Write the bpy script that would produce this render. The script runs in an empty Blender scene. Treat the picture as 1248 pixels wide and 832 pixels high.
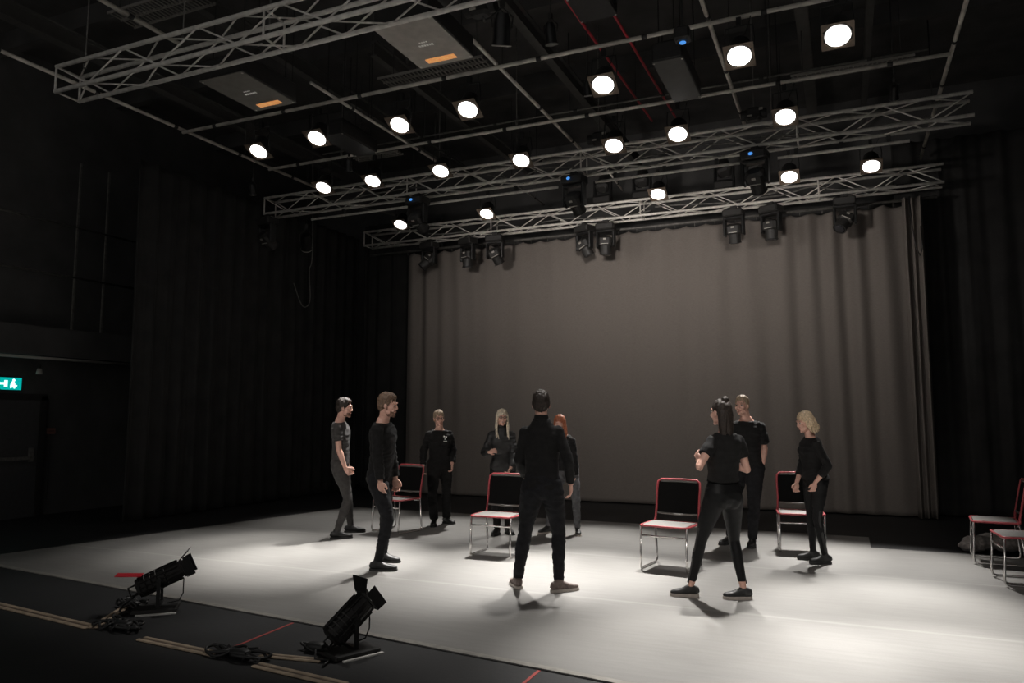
import bpy, math, random
from mathutils import Vector, Matrix, noise
PI = math.pi
random.seed(7)
C = bpy.context.scene.collection
V = Vector

# ------------------------------------------------------------------ camera
F, CX, CY, H = 913.0, 624.0, 416.0, 1.58
PITCH = math.atan(92 / F)
YAW = math.atan(406 * math.cos(PITCH) / F)
FW = V((-math.sin(YAW) * math.cos(PITCH), math.cos(YAW) * math.cos(PITCH), math.sin(PITCH)))
RT = V((math.cos(YAW), math.sin(YAW), 0))
UP = RT.cross(FW)
CAM = V((0, 0, H))
cd = bpy.data.cameras.new('camera'); cam = bpy.data.objects.new('camera', cd); C.objects.link(cam)
cam.location = CAM
cam.rotation_euler = Matrix((RT, UP, -FW)).transposed().to_euler()
cd.sensor_width = 36; cd.lens = 36 * F / 1248; cd.clip_end = 100
bpy.context.scene.camera = cam

def ray(x, y): return RT * ((x - CX) / F) - UP * ((y - CY) / F) + FW
def atz(x, y, z=0.0):
    d = ray(x, y); return CAM + d * ((z - H) / d.z)
def aty(x, y, Y):
    d = ray(x, y); return CAM + d * (Y / d.y)
def atx(x, y, X):
    d = ray(x, y); return CAM + d * (X / d.x)
def depth(p): return (p - CAM).dot(FW)
def atd(x, y, dep): return CAM + ray(x, y) * dep

# ------------------------------------------------------------------ materials
def mat(name, col, rough=.6, metal=0.0, noise_amt=0.0, nscale=20.0, bump=0.0, bscale=80.0, emit=None, estr=0.0, sheen=0.0, spec=None):
    m = bpy.data.materials.new(name); m.use_nodes = True
    nt = m.node_tree; b = nt.nodes['Principled BSDF']
    b.inputs['Base Color'].default_value = (*col, 1)
    b.inputs['Roughness'].default_value = rough
    b.inputs['Metallic'].default_value = metal
    if spec is not None: b.inputs['Specular IOR Level'].default_value = spec
    if sheen: b.inputs['Sheen Weight'].default_value = sheen
    if emit:
        b.inputs['Emission Color'].default_value = (*emit, 1); b.inputs['Emission Strength'].default_value = estr
    tc = nt.nodes.new('ShaderNodeTexCoord')
    if noise_amt:
        n = nt.nodes.new('ShaderNodeTexNoise'); n.inputs['Scale'].default_value = nscale; n.inputs['Detail'].default_value = 5
        nt.links.new(tc.outputs['Object'], n.inputs['Vector'])
        r = nt.nodes.new('ShaderNodeMapRange'); r.inputs[1].default_value = .3; r.inputs[2].default_value = .7
        r.inputs[3].default_value = 1 - noise_amt; r.inputs[4].default_value = 1 + noise_amt
        nt.links.new(n.outputs['Fac'], r.inputs[0])
        mx = nt.nodes.new('ShaderNodeVectorMath'); mx.operation = 'SCALE'
        mx.inputs[0].default_value = col
        nt.links.new(r.outputs[0], mx.inputs['Scale']); nt.links.new(mx.outputs[0], b.inputs['Base Color'])
    if bump:
        n2 = nt.nodes.new('ShaderNodeTexNoise'); n2.inputs['Scale'].default_value = bscale; n2.inputs['Detail'].default_value = 4
        nt.links.new(tc.outputs['Object'], n2.inputs['Vector'])
        bp = nt.nodes.new('ShaderNodeBump'); bp.inputs['Strength'].default_value = bump; bp.inputs['Distance'].default_value = .01
        nt.links.new(n2.outputs['Fac'], bp.inputs['Height']); nt.links.new(bp.outputs[0], b.inputs['Normal'])
    return m

M = {}
M['black'] = mat('black_paint', (.022, .021, .020), .55, noise_amt=.2)
M['blackmetal'] = mat('black_metal', (.02, .02, .02), .38, .3, noise_amt=.2)
M['ribmetal'] = mat('ribbed_black_metal', (.035, .033, .032), .35, .4, noise_amt=.2)
M['drape'] = mat('black_serge', (.024, .0235, .023), .95, noise_amt=.3, nscale=3, bump=.2)
M['wall'] = mat('black_wall', (.075, .074, .073), .8, noise_amt=.2, nscale=2)
M['ceil'] = mat('black_ceiling', (.065, .063, .061), .85, noise_amt=.3, nscale=2)
M['door'] = mat('dark_door', (.06, .06, .062), .6, noise_amt=.1)
M['alu'] = mat('aluminium', (.74, .71, .66), .45, .1, noise_amt=.18, nscale=14)
M['pipe'] = mat('grey_pipe', (.66, .62, .56), .5, .1, noise_amt=.35, nscale=5)
M['darkpipe'] = mat('dark_pipe', (.15, .145, .135), .6, .2, noise_amt=.3)
M['redpipe'] = mat('red_pipe', (.55, .04, .06), .45)
M['chrome'] = mat('chrome', (.82, .80, .78), .22, .9)
M['chairred'] = mat('chair_red', (.42, .065, .075), .4, noise_amt=.1)
M['seatgrey'] = mat('seat_grey', (.17, .162, .15), .7, noise_amt=.12, nscale=60)
M['netting'] = mat('black_netting', (.008, .008, .008), .95, spec=.08)
M['skin'] = mat('skin', (.72, .42, .33), .5, noise_amt=.08, nscale=30)
M['stubble'] = mat('beard_stubble', (.22, .12, .085), .8, noise_amt=.4, nscale=90)
M['lips'] = mat('lips', (.44, .19, .15), .45)
M['eyewhite'] = mat('eye_white', (.55, .5, .46), .3)
M['iris'] = mat('iris', (.03, .02, .015), .2)
M['teeth'] = mat('teeth', (.8, .76, .7), .3)
M['hdark'] = mat('hair_dark', (.030, .021, .016), .65, noise_amt=.5, nscale=60)
M['hbrown'] = mat('hair_brown', (.16, .10, .065), .55, noise_amt=.5, nscale=60)
M['hblond'] = mat('hair_blond', (.62, .47, .31), .5, noise_amt=.35, nscale=70)
M['hfair'] = mat('hair_fair', (.34, .25, .17), .6, noise_amt=.4, nscale=70)
M['hpale'] = mat('hair_pale', (.72, .62, .48), .5, noise_amt=.3, nscale=70)
M['hred'] = mat('hair_red', (.36, .115, .055), .55, noise_amt=.4, nscale=70)
M['clothblack'] = mat('black_cloth', (.012, .0115, .0115), .85, noise_amt=.25, nscale=25, bump=.25, bscale=250, sheen=.02, spec=.25)
M['clothchar'] = mat('charcoal_cloth', (.05, .046, .044), .9, noise_amt=.2, nscale=25, bump=.25, bscale=250, sheen=.08)
M['satin'] = mat('black_satin', (.02, .02, .02), .5, noise_amt=.2)
M['leggings'] = mat('black_stretch', (.009, .009, .0095), .5, noise_amt=.15, spec=.2)
M['denim'] = mat('black_denim', (.014, .014, .016), .85, spec=.25, noise_amt=.35, nscale=18, bump=.3, bscale=200)
M['greydenim'] = mat('grey_denim', (.10, .10, .105), .85, noise_amt=.35, nscale=18, bump=.3, bscale=200)
M['shoe'] = mat('black_shoe', (.02, .02, .02), .5, noise_amt=.2)
M['greyshoe'] = mat('brown_grey_shoe', (.16, .12, .105), .6, noise_amt=.3, nscale=40)
M['sole'] = mat('dark_sole', (.03, .03, .03), .6)
M['lightsole'] = mat('pale_sole', (.45, .40, .36), .6, noise_amt=.2)
M['white'] = mat('white_print', (.8, .79, .76), .6)
M['watch'] = mat('watch_metal', (.6, .56, .5), .3, .8)
M['strip'] = mat('tan_strip', (.46, .36, .26), .6, noise_amt=.3, nscale=12)
M['groove'] = mat('brown_groove', (.12, .085, .06), .7, noise_amt=.3)
M['redtape'] = mat('red_tape', (.42, .06, .05), .6)
M['redgel'] = mat('red_gel', (.75, .03, .05), .35)
M['whitestrip'] = mat('white_strip', (.8, .78, .74), .5)
M['cable'] = mat('black_rubber', (.016, .016, .016), .5)
M['boxgrey'] = mat('grey_panel', (.44, .41, .37), .6, noise_amt=.12, nscale=8)
M['boxmid'] = mat('mid_grey_panel', (.20, .19, .172), .6, noise_amt=.12, nscale=8)
M['boxdark'] = mat('dark_panel', (.07, .068, .064), .6, noise_amt=.12, nscale=8)
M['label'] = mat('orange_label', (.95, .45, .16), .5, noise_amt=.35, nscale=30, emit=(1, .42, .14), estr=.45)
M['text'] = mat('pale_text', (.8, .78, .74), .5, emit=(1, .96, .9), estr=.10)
M['lens'] = mat('lit_lens', (1, 1, 1), .4, emit=(1, .965, .91), estr=6.0)
M['blueled'] = mat('blue_led', (.02, .1, .3), .3, emit=(.08, .32, .85), estr=.9)
M['exitteal'] = mat('exit_teal', (.0, .25, .22), .4, emit=(.0, .55, .50), estr=.75)
M['exitwhite'] = mat('exit_white', (.8, .9, .85), .4, emit=(.75, 1, .93), estr=1.4)
M['glass'] = mat('front_glass', (.04, .04, .045), .12)
M['amber'] = mat('dim_brass', (.30, .19, .12), .5)
M['fuzzy'] = mat('grey_fleece', (.26, .23, .215), 1.0, noise_amt=.4, nscale=30, bump=.8, bscale=60, sheen=.3)
M['softgrey'] = mat('pale_plastic', (.42, .40, .36), .5)

# curtain
def curtain_mat():
    m = mat('grey_curtain', (.188, .168, .152), .95)
    nt = m.node_tree; b = nt.nodes['Principled BSDF']; tc = nt.nodes.new('ShaderNodeTexCoord')
    mp = nt.nodes.new('ShaderNodeMapping'); mp.inputs['Scale'].default_value = (14, 14, 60)
    n = nt.nodes.new('ShaderNodeTexNoise'); n.inputs['Scale'].default_value = 2.2; n.inputs['Detail'].default_value = 4
    nt.links.new(tc.outputs['Object'], mp.inputs[0]); nt.links.new(mp.outputs[0], n.inputs['Vector'])
    r = nt.nodes.new('ShaderNodeMapRange'); r.inputs[1].default_value = .3; r.inputs[2].default_value = .7; r.inputs[3].default_value = .9; r.inputs[4].default_value = 1.1
    nt.links.new(n.outputs['Fac'], r.inputs[0])
    mx = nt.nodes.new('ShaderNodeVectorMath'); mx.operation = 'SCALE'; mx.inputs[0].default_value = (.188, .168, .152)
    nt.links.new(r.outputs[0], mx.inputs['Scale']); nt.links.new(mx.outputs[0], b.inputs['Base Color'])
    b.inputs['Specular IOR Level'].default_value = .1
    return m
M['curtain'] = curtain_mat()

# white dance vinyl: seams across at fixed Y, scuffs
def vinyl_mat():
    m = bpy.data.materials.new('white_dance_vinyl'); m.use_nodes = True
    nt = m.node_tree; b = nt.nodes['Principled BSDF']; L = nt.links; N = nt.nodes.new
    tc = N('ShaderNodeTexCoord'); sp = N('ShaderNodeSeparateXYZ'); L.new(tc.outputs['Object'], sp.inputs[0])
    n1 = N('ShaderNodeTexNoise'); n1.inputs['Scale'].default_value = .9; n1.inputs['Detail'].default_value = 6; n1.inputs['Roughness'].default_value = .6
    L.new(tc.outputs['Object'], n1.inputs['Vector'])
    mp = N('ShaderNodeMapping'); mp.inputs['Scale'].default_value = (1.2, 9, 1)
    n2 = N('ShaderNodeTexNoise'); n2.inputs['Scale'].default_value = 2.0; n2.inputs['Detail'].default_value = 5
    L.new(tc.outputs['Object'], mp.inputs[0]); L.new(mp.outputs[0], n2.inputs['Vector'])
    n3 = N('ShaderNodeTexNoise'); n3.inputs['Scale'].default_value = 90; n3.inputs['Detail'].default_value = 3
    L.new(tc.outputs['Object'], n3.inputs['Vector'])
    ad = N('ShaderNodeMath'); ad.operation = 'ADD'; L.new(n1.outputs['Fac'], ad.inputs[0]); L.new(n2.outputs['Fac'], ad.inputs[1])
    ad2 = N('ShaderNodeMath'); ad2.operation = 'MULTIPLY_ADD'; ad2.inputs[1].default_value = .5; L.new(n3.outputs['Fac'], ad2.inputs[0]); L.new(ad.outputs[0], ad2.inputs[2])
    r = N('ShaderNodeMapRange'); r.inputs[1].default_value = .85; r.inputs[2].default_value = 1.65; r.inputs[3].default_value = .86; r.inputs[4].default_value = 1.08
    L.new(ad2.outputs[0], r.inputs[0])
    # seam mask: distance to lines y = 4.42 + 1.99 k
    a = N('ShaderNodeMath'); a.operation = 'SUBTRACT'; a.inputs[1].default_value = 6.43 - 1.985 * 10; L.new(sp.outputs[1], a.inputs[0])
    f = N('ShaderNodeMath'); f.operation = 'PINGPONG'; f.inputs[1].default_value = 1.985 / 2; L.new(a.outputs[0], f.inputs[0])
    s = N('ShaderNodeMapRange'); s.inputs[1].default_value = .012; s.inputs[2].default_value = .035; s.inputs[3].default_value = 1.22; s.inputs[4].default_value = 1
    L.new(f.outputs[0], s.inputs[0])
    mu = N('ShaderNodeMath'); mu.operation = 'MULTIPLY'; L.new(r.outputs[0], mu.inputs[0]); L.new(s.outputs[0], mu.inputs[1])
    mx = N('ShaderNodeVectorMath'); mx.operation = 'SCALE'; mx.inputs[0].default_value = (.245, .238, .226)
    L.new(mu.outputs[0], mx.inputs['Scale']); L.new(mx.outputs[0], b.inputs['Base Color'])
    b.inputs['Roughness'].default_value = .55; b.inputs['Specular IOR Level'].default_value = .35
    bp = N('ShaderNodeBump'); bp.inputs['Strength'].default_value = .12; bp.inputs['Distance'].default_value = .01
    L.new(ad2.outputs[0], bp.inputs['Height']); L.new(bp.outputs[0], b.inputs['Normal'])
    return m
M['vinyl'] = vinyl_mat()
M['floor'] = mat('black_floor', (.014, .014, .015), .6, noise_amt=.3, nscale=1.5, bump=.1, bscale=30)

# ------------------------------------------------------------------ mesh builder
class MB:
    def __init__(s): s.v = []; s.f = []; s.m = []; s.cur = 0
    def add(s, vs, fs):
        o = len(s.v); s.v += [V(p) for p in vs]; s.f += [[i + o for i in f] for f in fs]; s.m += [s.cur] * len(fs)
    def box(s, c, size, R=None):
        x, y, z = [q / 2 for q in size]; c = V(c)
        ps = [V((i * x, j * y, k * z)) for i in (-1, 1) for j in (-1, 1) for k in (-1, 1)]
        if R is not None: ps = [R @ p for p in ps]
        s.add([c + p for p in ps], [(0, 1, 3, 2), (4, 6, 7, 5), (0, 4, 5, 1), (2, 3, 7, 6), (0, 2, 6, 4), (1, 5, 7, 3)])
    def bbox(s, c, size, b=.006, R=None):      # bevelled box
        c = V(c); hx, hy, hz = [q / 2 for q in size]; b = min(b, hx * .9, hy * .9, hz * .9)
        def ring(ix, iy, z): return [V((x, y, z)) for x, y in ((-ix + b, -iy), (ix - b, -iy), (ix, -iy + b), (ix, iy - b), (ix - b, iy), (-ix + b, iy), (-ix, iy - b), (-ix, -iy + b))]
        rs = [ring(hx - b, hy - b, -hz), ring(hx, hy, -hz + b), ring(hx, hy, hz - b), ring(hx - b, hy - b, hz)]
        vs = [p for r in rs for p in r]
        if R is not None: vs = [R @ p for p in vs]
        fs = [tuple(reversed(range(8))), tuple(range(24, 32))]
        for k in range(3):
            for i in range(8):
                j = (i + 1) % 8; fs.append((k * 8 + i, k * 8 + j, k * 8 + 8 + j, k * 8 + 8 + i))
        s.add([c + p for p in vs], fs)
    def tube(s, pts, r, n=8, ref=None, rb=None, closed=False, e=2.0):
        pts = [V(p) for p in pts]; K = len(pts)
        rs = list(r) if hasattr(r, '__len__') else [r] * K
        T = []
        for i in range(K):
            a = pts[i - 1] if (i > 0 or closed) else pts[i]; b = pts[(i + 1) % K] if (i < K - 1 or closed) else pts[i]
            d = b - a; T.append(d.normalized() if d.length > 1e-9 else V((0, 0, 1)))
        u = V(ref) if ref else (V((0, 0, 1)) if abs(T[0].z) < .9 else V((1, 0, 0)))
        vs = []
        for i in range(K):
            u = u - T[i] * u.dot(T[i])
            if u.length < 1e-6: u = T[i].orthogonal()
            u.normalize(); w = T[i].cross(u)
            q = rs[i]; ra, rc = (q if hasattr(q, '__len__') else (q, q))
            for k in range(n):
                a = 2 * PI * k / n; ca, sa = math.cos(a), math.sin(a)
                if e != 2.0:
                    ca = math.copysign(abs(ca) ** (2 / e), ca); sa = math.copysign(abs(sa) ** (2 / e), sa)
                vs.append(pts[i] + u * (ca * ra) + w * (sa * rc))
        fs = []
        for i in range(K if closed else K - 1):
            j = (i + 1) % K
            for k in range(n):
                l = (k + 1) % n; fs.append((i * n + k, i * n + l, j * n + l, j * n + k))
        if not closed: fs += [tuple(reversed(range(n))), tuple(range((K - 1) * n, K * n))]
        s.add(vs, fs)
    def ell(s, c, r, R=None, n=16, m=10):
        c = V(c); r = r if hasattr(r, '__len__') else (r, r, r)
        vs = [V((0, 0, -r[2]))]
        for j in range(1, m):
            t = -PI / 2 + PI * j / m
            for i in range(n):
                a = 2 * PI * i / n; vs.append(V((r[0] * math.cos(t) * math.cos(a), r[1] * math.cos(t) * math.sin(a), r[2] * math.sin(t))))
        vs.append(V((0, 0, r[2])))
        if R is not None: vs = [R @ p for p in vs]
        fs = []
        for i in range(n):
            k = (i + 1) % n; fs.append((0, 1 + k, 1 + i)); fs.append((len(vs) - 1, 1 + (m - 2) * n + i, 1 + (m - 2) * n + k))
            for j in range(m - 2): a = 1 + j * n; fs.append((a + i, a + k, a + n + k, a + n + i))
        s.add([c + p for p in vs], fs)
    def prism(s, outline, a, b):      # outline list of 2D points, a/b: functions to 3D
        n = len(outline); vs = [a(*p) for p in outline] + [b(*p) for p in outline]
        fs = [tuple(reversed(range(n))), tuple(range(n, 2 * n))] + [(i, (i + 1) % n, n + (i + 1) % n, n + i) for i in range(n)]
        s.add(vs, fs)
    def xf(s, Mx): s.v = [Mx @ p for p in s.v]; return s
    def mesh(s, name, mats, smooth=False):
        me = bpy.data.meshes.new(name); me.from_pydata([tuple(p) for p in s.v], [], s.f)
        for q in (mats if isinstance(mats, (list, tuple)) else [mats]): me.materials.append(q)
        for p, k in zip(me.polygons, s.m): p.material_index = k; p.use_smooth = smooth
        me.update(); return me
    def build(s, name, mats, parent=None, smooth=False, loc=None, rot=None):
        return link(name, s.mesh(name, mats, smooth), parent, loc, rot)

def link(name, me, parent=None, loc=None, rot=None):
    o = bpy.data.objects.new(name, me); C.objects.link(o)
    if parent: o.parent = parent
    if loc is not None: o.location = loc
    if rot is not None: o.rotation_euler = rot
    return o
def smooth_angle(o, deg=40):
    me = o.data
    for p in me.polygons: p.use_smooth = True
    try: me.set_sharp_from_angle(angle=math.radians(deg))
    except Exception: pass
    return o
def tag(o, label=None, cat=None, group=None, kind=None):
    if label: o['label'] = label
    if cat: o['category'] = cat
    if group: o['group'] = group
    if kind: o['kind'] = kind
    return o
def thing(name, label, cat, loc=(0, 0, 0), rz=0.0, group=None):
    o = bpy.data.objects.new(name, None); C.objects.link(o); o.location = loc; o.rotation_euler = (0, 0, rz); o.empty_display_size = .1
    return tag(o, label, cat, group)
KIDS = {}
def copy_tree(o, parent=None):
    c = o.copy(); C.objects.link(c)
    if parent: c.parent = parent
    for ch in list(o.children): copy_tree(ch, c)
    return c

_dg_scene = bpy.context.scene
def remesh(mb, voxel, sm=2, disp=None, factor=.5):
    """union of closed volumes -> one continuous surface"""
    me = mb.mesh('tmp', []); o = bpy.data.objects.new('tmp', me); C.objects.link(o)
    md = o.modifiers.new('r', 'REMESH'); md.mode = 'VOXEL'; md.voxel_size = voxel; md.adaptivity = 0
    if sm:
        m2 = o.modifiers.new('s', 'SMOOTH'); m2.iterations = sm; m2.factor = factor
    dg = bpy.context.evaluated_depsgraph_get(); dg.update()
    ev = o.evaluated_get(dg); res = bpy.data.meshes.new_from_object(ev)
    bpy.data.objects.remove(o); bpy.data.meshes.remove(me)
    if disp:
        ns = [v.normal.copy() for v in res.vertices]
        for v, n_ in zip(res.vertices, ns): v.co += n_ * disp(v.co)
    for p in res.polygons: p.use_smooth = True
    res.update(); return res

# ------------------------------------------------------------------ people
def ik(a, b, l1, l2, pole):
    d = b - a; L = d.length
    if L > (l1 + l2) * .999: b = a + d.normalized() * (l1 + l2) * .9995; d = b - a; L = d.length
    L = max(L, abs(l1 - l2) * 1.05)
    x = (l1 * l1 - l2 * l2 + L * L) / (2 * L); h = math.sqrt(max(l1 * l1 - x * x, 0))
    u = d.normalized(); p = V(pole); p = p - u * p.dot(u)
    if p.length < 1e-6: p = u.orthogonal()
    return a + u * x + p.normalized() * h, b

def wrinkle(amp, seed=0.0, fz=1.6, sc=9.0):
    def f(co):
        p = V((co.x * sc + seed, co.y * sc, co.z * sc * fz))
        a = noise.noise(p); b = noise.noise(V((co.x * sc * .8 + co.z * 5 + seed, co.y * sc * .8 - 3, co.z * sc * fz * 1.7)))
        return amp * (a * .7 + (.45 - abs(b) * 2.0) * .8)
    return f
def strandy(amp, seed=0.0):
    def f(co):
        return amp * (noise.noise(V((co.x * 75 + seed, co.y * 75, co.z * 9))) + .6 * noise.noise(V((co.x * 30, co.y * 30 + seed, co.z * 20))))
    return f

MALE = [(.82, .105, .070, 0), (.85, .145, .100, -.004), (.88, .158, .112, -.008), (.94, .160, .112, -.008), (1.02, .146, .102, 0), (1.12, .142, .098, .004), (1.22, .156, .106, .004), (1.31, .170, .114, .002), (1.365, .168, .108, -.004), (1.41, .140, .090, -.010), (1.45, .092, .070, -.014), (1.50, .062, .058, -.014), (1.55, .056, .058, -.006)]
FEM = [(.82, .108, .072, 0), (.85, .150, .104, -.006), (.88, .166, .116, -.012), (.94, .160, .112, -.010), (1.02, .128, .092, 0), (1.10, .116, .084, .004), (1.20, .130, .094, .006), (1.29, .144, .102, .008), (1.355, .140, .096, -.002), (1.40, .115, .080, -.010), (1.45, .076, .058, -.014), (1.50, .050, .048, -.014), (1.55, .047, .049, -.006)]

def person(label, feet, th, ht, sex='m', pel=None, neck=None, head=None, hyaw=0, hpitch=0, hroll=0, wrists=(None, None), epole=(None, None),
           toes=(None, None), kpole=(None, None), twist=0, top=None, bottom=None, shoes=None, hair=None, extras=(), curl=.5, hdirs=(None, None), build=1.0):
    """feet = two floor pixels (person's right, left ankle); th = heading, 0 faces the camera, + turns to image right"""
    s = ht / 1.75; fem = sex == 'f'; kb = build
    pr, pl = atz(*feet[0]), atz(*feet[1]); P = (pr + pl) / 2; P.z = .009
    v = V((P.x, P.y, 0)).normalized(); r = V((v.y, -v.x, 0))
    def heading(t):
        t = math.radians(t); f = -v * math.cos(t) + r * math.sin(t); return math.atan2(f.y, f.x) - PI / 2
    rz = heading(th)
    root = thing('person', label, 'person', P, rz)
    Wi = (Matrix.Translation(P) @ Matrix.Rotation(rz, 4, 'Z')).inverted()
    dp = depth(P)
    def T(px, py, dz=0): return Wi @ atd(px, py, dp + dz)
    def toLocalDir(t): a = heading(t) - rz; return V((-math.sin(a), math.cos(a), 0))
    fR, fL = Wi @ pr, Wi @ pl; fR.z = fL.z = 0
    Pel = T(*pel) if pel else V((0, 0, .93 * s))
    Nk = T(*neck) if neck else V((Pel.x * .5, 0, 1.47 * s))
    hipo = .088 * s
    aR, aL = fR + V((0, 0, .085)), fL + V((0, 0, .085))
    l1, l2 = .435 * s, .415 * s
    # pelvis as high as both legs allow, knees just off straight
    Pel.z = .99 * s
    for _ in range(800):
        if max((aR - (Pel + V((hipo, 0, -.03)))).length, (aL - (Pel + V((-hipo, 0, -.03)))).length) > (l1 + l2) * .9993: Pel.z -= .0005
        else: break
    if head: Nk.z = (T(*head)).z - .152 * s
    hR, hL = Pel + V((hipo, 0, -.03)), Pel + V((-hipo, 0, -.03))
    kR, aR = ik(hR, aR, l1, l2, kpole[0] or toLocalDir(toes[0] if toes[0] is not None else th) + V((.15, 0, 0)))
    kL, aL = ik(hL, aL, l1, l2, kpole[1] or toLocalDir(toes[1] if toes[1] is not None else th) + V((-.15, 0, 0)))
    prof = FEM if fem else MALE
    ax = (Nk - Pel)
    def tp(z): return Pel + ax * ((z - .93) / (1.47 - .93))
    tw = math.radians(twist)
    def torso(mb, z0, z1, off=0.0, sub=3, n=26, widen=None):
        pts = []
        zs = []
        for i in range(len(prof) - 1):
            for k in range(sub): 
                t = k / sub; a, b = prof[i], prof[i + 1]; zs.append([a[q] * (1 - t) + b[q] * t for q in range(4)])
        zs.append(list(prof[-1]))
        zs = [q for q in zs if z0 - 1e-6 <= q[0] <= z1 + 1e-6]
        vs = []; fs = []
        up = ax.normalized()
        for (z, rx, ry, yo) in zs:
            t = min(max((z - .93) / .5, 0), 1); a = tw * t
            X = V((math.cos(a), math.sin(a), 0)); Y = V((-math.sin(a), math.cos(a), 0))
            X = (X - up * X.dot(up)).normalized(); Y = up.cross(X)
            o = off + (widen(z) if widen else 0)
            c = tp(z) + Y * (yo * s); ex = 2.5
            for k in range(n):
                q = 2 * PI * k / n; ca, sa = math.cos(q), math.sin(q)
                ca = math.copysign(abs(ca) ** (2 / ex), ca); sa = math.copysign(abs(sa) ** (2 / ex), sa)
                vs.append(c + X * (ca * (rx * s * kb + o)) + Y * (sa * (ry * s * kb + o)))
        K = len(zs)
        for i in range(K - 1):
            for k in range(n): l = (k + 1) % n; fs.append((i * n + k, i * n + l, (i + 1) * n + l, (i + 1) * n + k))
        fs += [tuple(reversed(range(n))), tuple(range((K - 1) * n, K * n))]
        mb.add(vs, fs)
    a = tw; CX_ = V((math.cos(a), math.sin(a), 0)); CY_ = V((-math.sin(a), math.cos(a), 0))
    sw = (.134 if fem else .156) * s * kb
    sh = [Nk + CX_ * sw - V((0, 0, .090 * s)) - CY_ * .008, Nk - CX_ * sw - V((0, 0, .090 * s)) - CY_ * .008]
    el, wr = [], []
    for i, sg in ((0, 1), (1, -1)):
        w = wrists[i]
        wp = T(*w) if w else sh[i] + V((sg * .05, .05, -.52 * s))
        pole = V(epole[i]) if epole[i] else V((sg * .35, -1, 0))
        e_, w_ = ik(sh[i], wp, .268 * s, .238 * s, pole); el.append(e_); wr.append(w_)
    k = (.86 if fem else 1.0) * s * (kb ** .5)
    # head frame
    Hc = T(*head) if head else Nk + V((0, .03, .165 * s))
    hs = .97 * (s if s < 1.02 else 1.02) * (.96 if fem else 1.0)
    HM = Matrix.Translation(Hc) @ Matrix.Rotation(math.radians(hyaw), 4, 'Z') @ Matrix.Rotation(math.radians(-hpitch), 4, 'X') @ Matrix.Rotation(math.radians(hroll), 4, 'Y') @ Matrix.Scale(hs, 4)
    # ---- body
    B = MB()
    torso(B, .80, 1.50, -.008)
    B.tube([Nk - ax.normalized() * .05 + V((0, -.012, 0)), Nk + (Hc - Nk) * .35 + V((0, -.008, 0)), HM @ V((0, -.022, -.03))], [.062 * k, .056 * k, .057 * k], 16)
    for i in (0, 1):
        S, E_, W = sh[i], el[i], wr[i]
        B.ell(S, .050 * k); B.tube([S, S.lerp(E_, .4), S.lerp(E_, .8), E_], [.052 * k, .047 * k, .040 * k, .038 * k], 14); B.ell(E_, .039 * k)
        B.tube([E_, E_.lerp(W, .25), E_.lerp(W, .65), W], [.038 * k, .041 * k, .033 * k, (.024 * k, .027 * k)], 14); B.ell(W, .026 * k)
        # hand
        d = (W - E_).normalized()
        if not hdirs[i] and W.z < S.z - .3: d = (d * .5 + V((0, .10, -1))).normalized()
        if hdirs[i]: d = (d * .35 + V(hdirs[i]).normalized()).normalized()
        sg = 1 if i == 0 else -1
        nrm = V((-sg, .1, 0)); nrm = (nrm - d * nrm.dot(d))
        nrm = nrm.normalized() if nrm.length > .1 else d.orthogonal().normalized()
        t = d.cross(nrm) * (1 if sg > 0 else -1)
        if t.y + t.z * .5 < 0: t = -t
        hk = s * (.90 if fem else 1.0)
        Rm = Matrix((t, d, nrm)).transposed()
        B.ell(W + d * .048 * hk, (.041 * hk, .054 * hk, .017 * hk), Rm, 14, 8)
        c = curl
        for q, (o_, ln) in enumerate(((.032, .072), (.011, .080), (-.011, .075), (-.031, .060))):
            p0 = W + d * (.085 * hk) + t * (o_ * hk); pts = [p0]; ang = c * (.5 + .12 * q)
            dd = (d + t * o_ * 2.2).normalized()
            for j, fr in enumerate((.42, .32, .26)):
                ca = math.cos(ang); sa = math.sin(ang); pts.append(pts[-1] + (dd * ca + nrm * sa) * (ln * fr * hk)); ang += c * .9
            B.tube(pts, [.0095 * hk, .009 * hk, .0085 * hk, .0065 * hk], 8)
        b0 = W + d * .028 * hk + t * .030 * hk
        B.tube([b0, b0 + d * .03 * hk + t * .022 * hk + nrm * .008 * hk, b0 + d * .060 * hk + t * .026 * hk + nrm * .02 * hk], [.0145 * hk, .012 * hk, .009 * hk], 8)
    for (h_, kn, an, sgn) in ((hR, kR, aR, 1), (hL, kL, aL, -1)):
        B.tube([h_, h_.lerp(kn, .4), h_.lerp(kn, .85), kn], [.078 * k, .070 * k, .052 * k, .050 * k], 16); B.ell(kn, .050 * k)
        mid = kn.lerp(an, .3)
        B.tube([kn, mid, kn.lerp(an, .7), an], [.048 * k, .050 * k, .038 * k, .032 * k], 16); B.ell(an - V((0, 0, .03)), .034 * k)
    # head (union of forms, then remeshed with the body)
    def he(c_, r_, R=None): 
        q = MB(); q.ell(c_, r_, R); q.xf(HM); B.add(q.v, q.f)
    he((0, -.020, .036), (.075, .096, .088)); he((0, .024, -.018), (.062, .064, .084)); he((0, .028, -.068), (.050, .050, .044))
    he((0, .070, -.097), (.022, .019, .019))
    for sg in (-1, 1):
        he((sg * .038, .066, -.022), (.024, .020, .024)); he((sg * .076, -.006, -.006), (.010, .019, .031)); he((sg * .012, .094, -.028), (.010, .010, .008))
        he((sg * .044, .02, -.07), (.014, .03, .022))
    q = MB(); q.tube([(0, .080, .026), (0, .092, .0), (0, .100, -.022)], [.009, .010, .011], 10); q.ell((0, .099, -.024), .0115)
    q.tube([(-.048, .070, .034), (-.02, .086, .037), (.02, .086, .037), (.048, .070, .034)], [.009] * 4, 8)
    q.ell((0, .084, -.060), (.024, .012, .012)); q.xf(HM); B.add(q.v, q.f)
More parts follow.
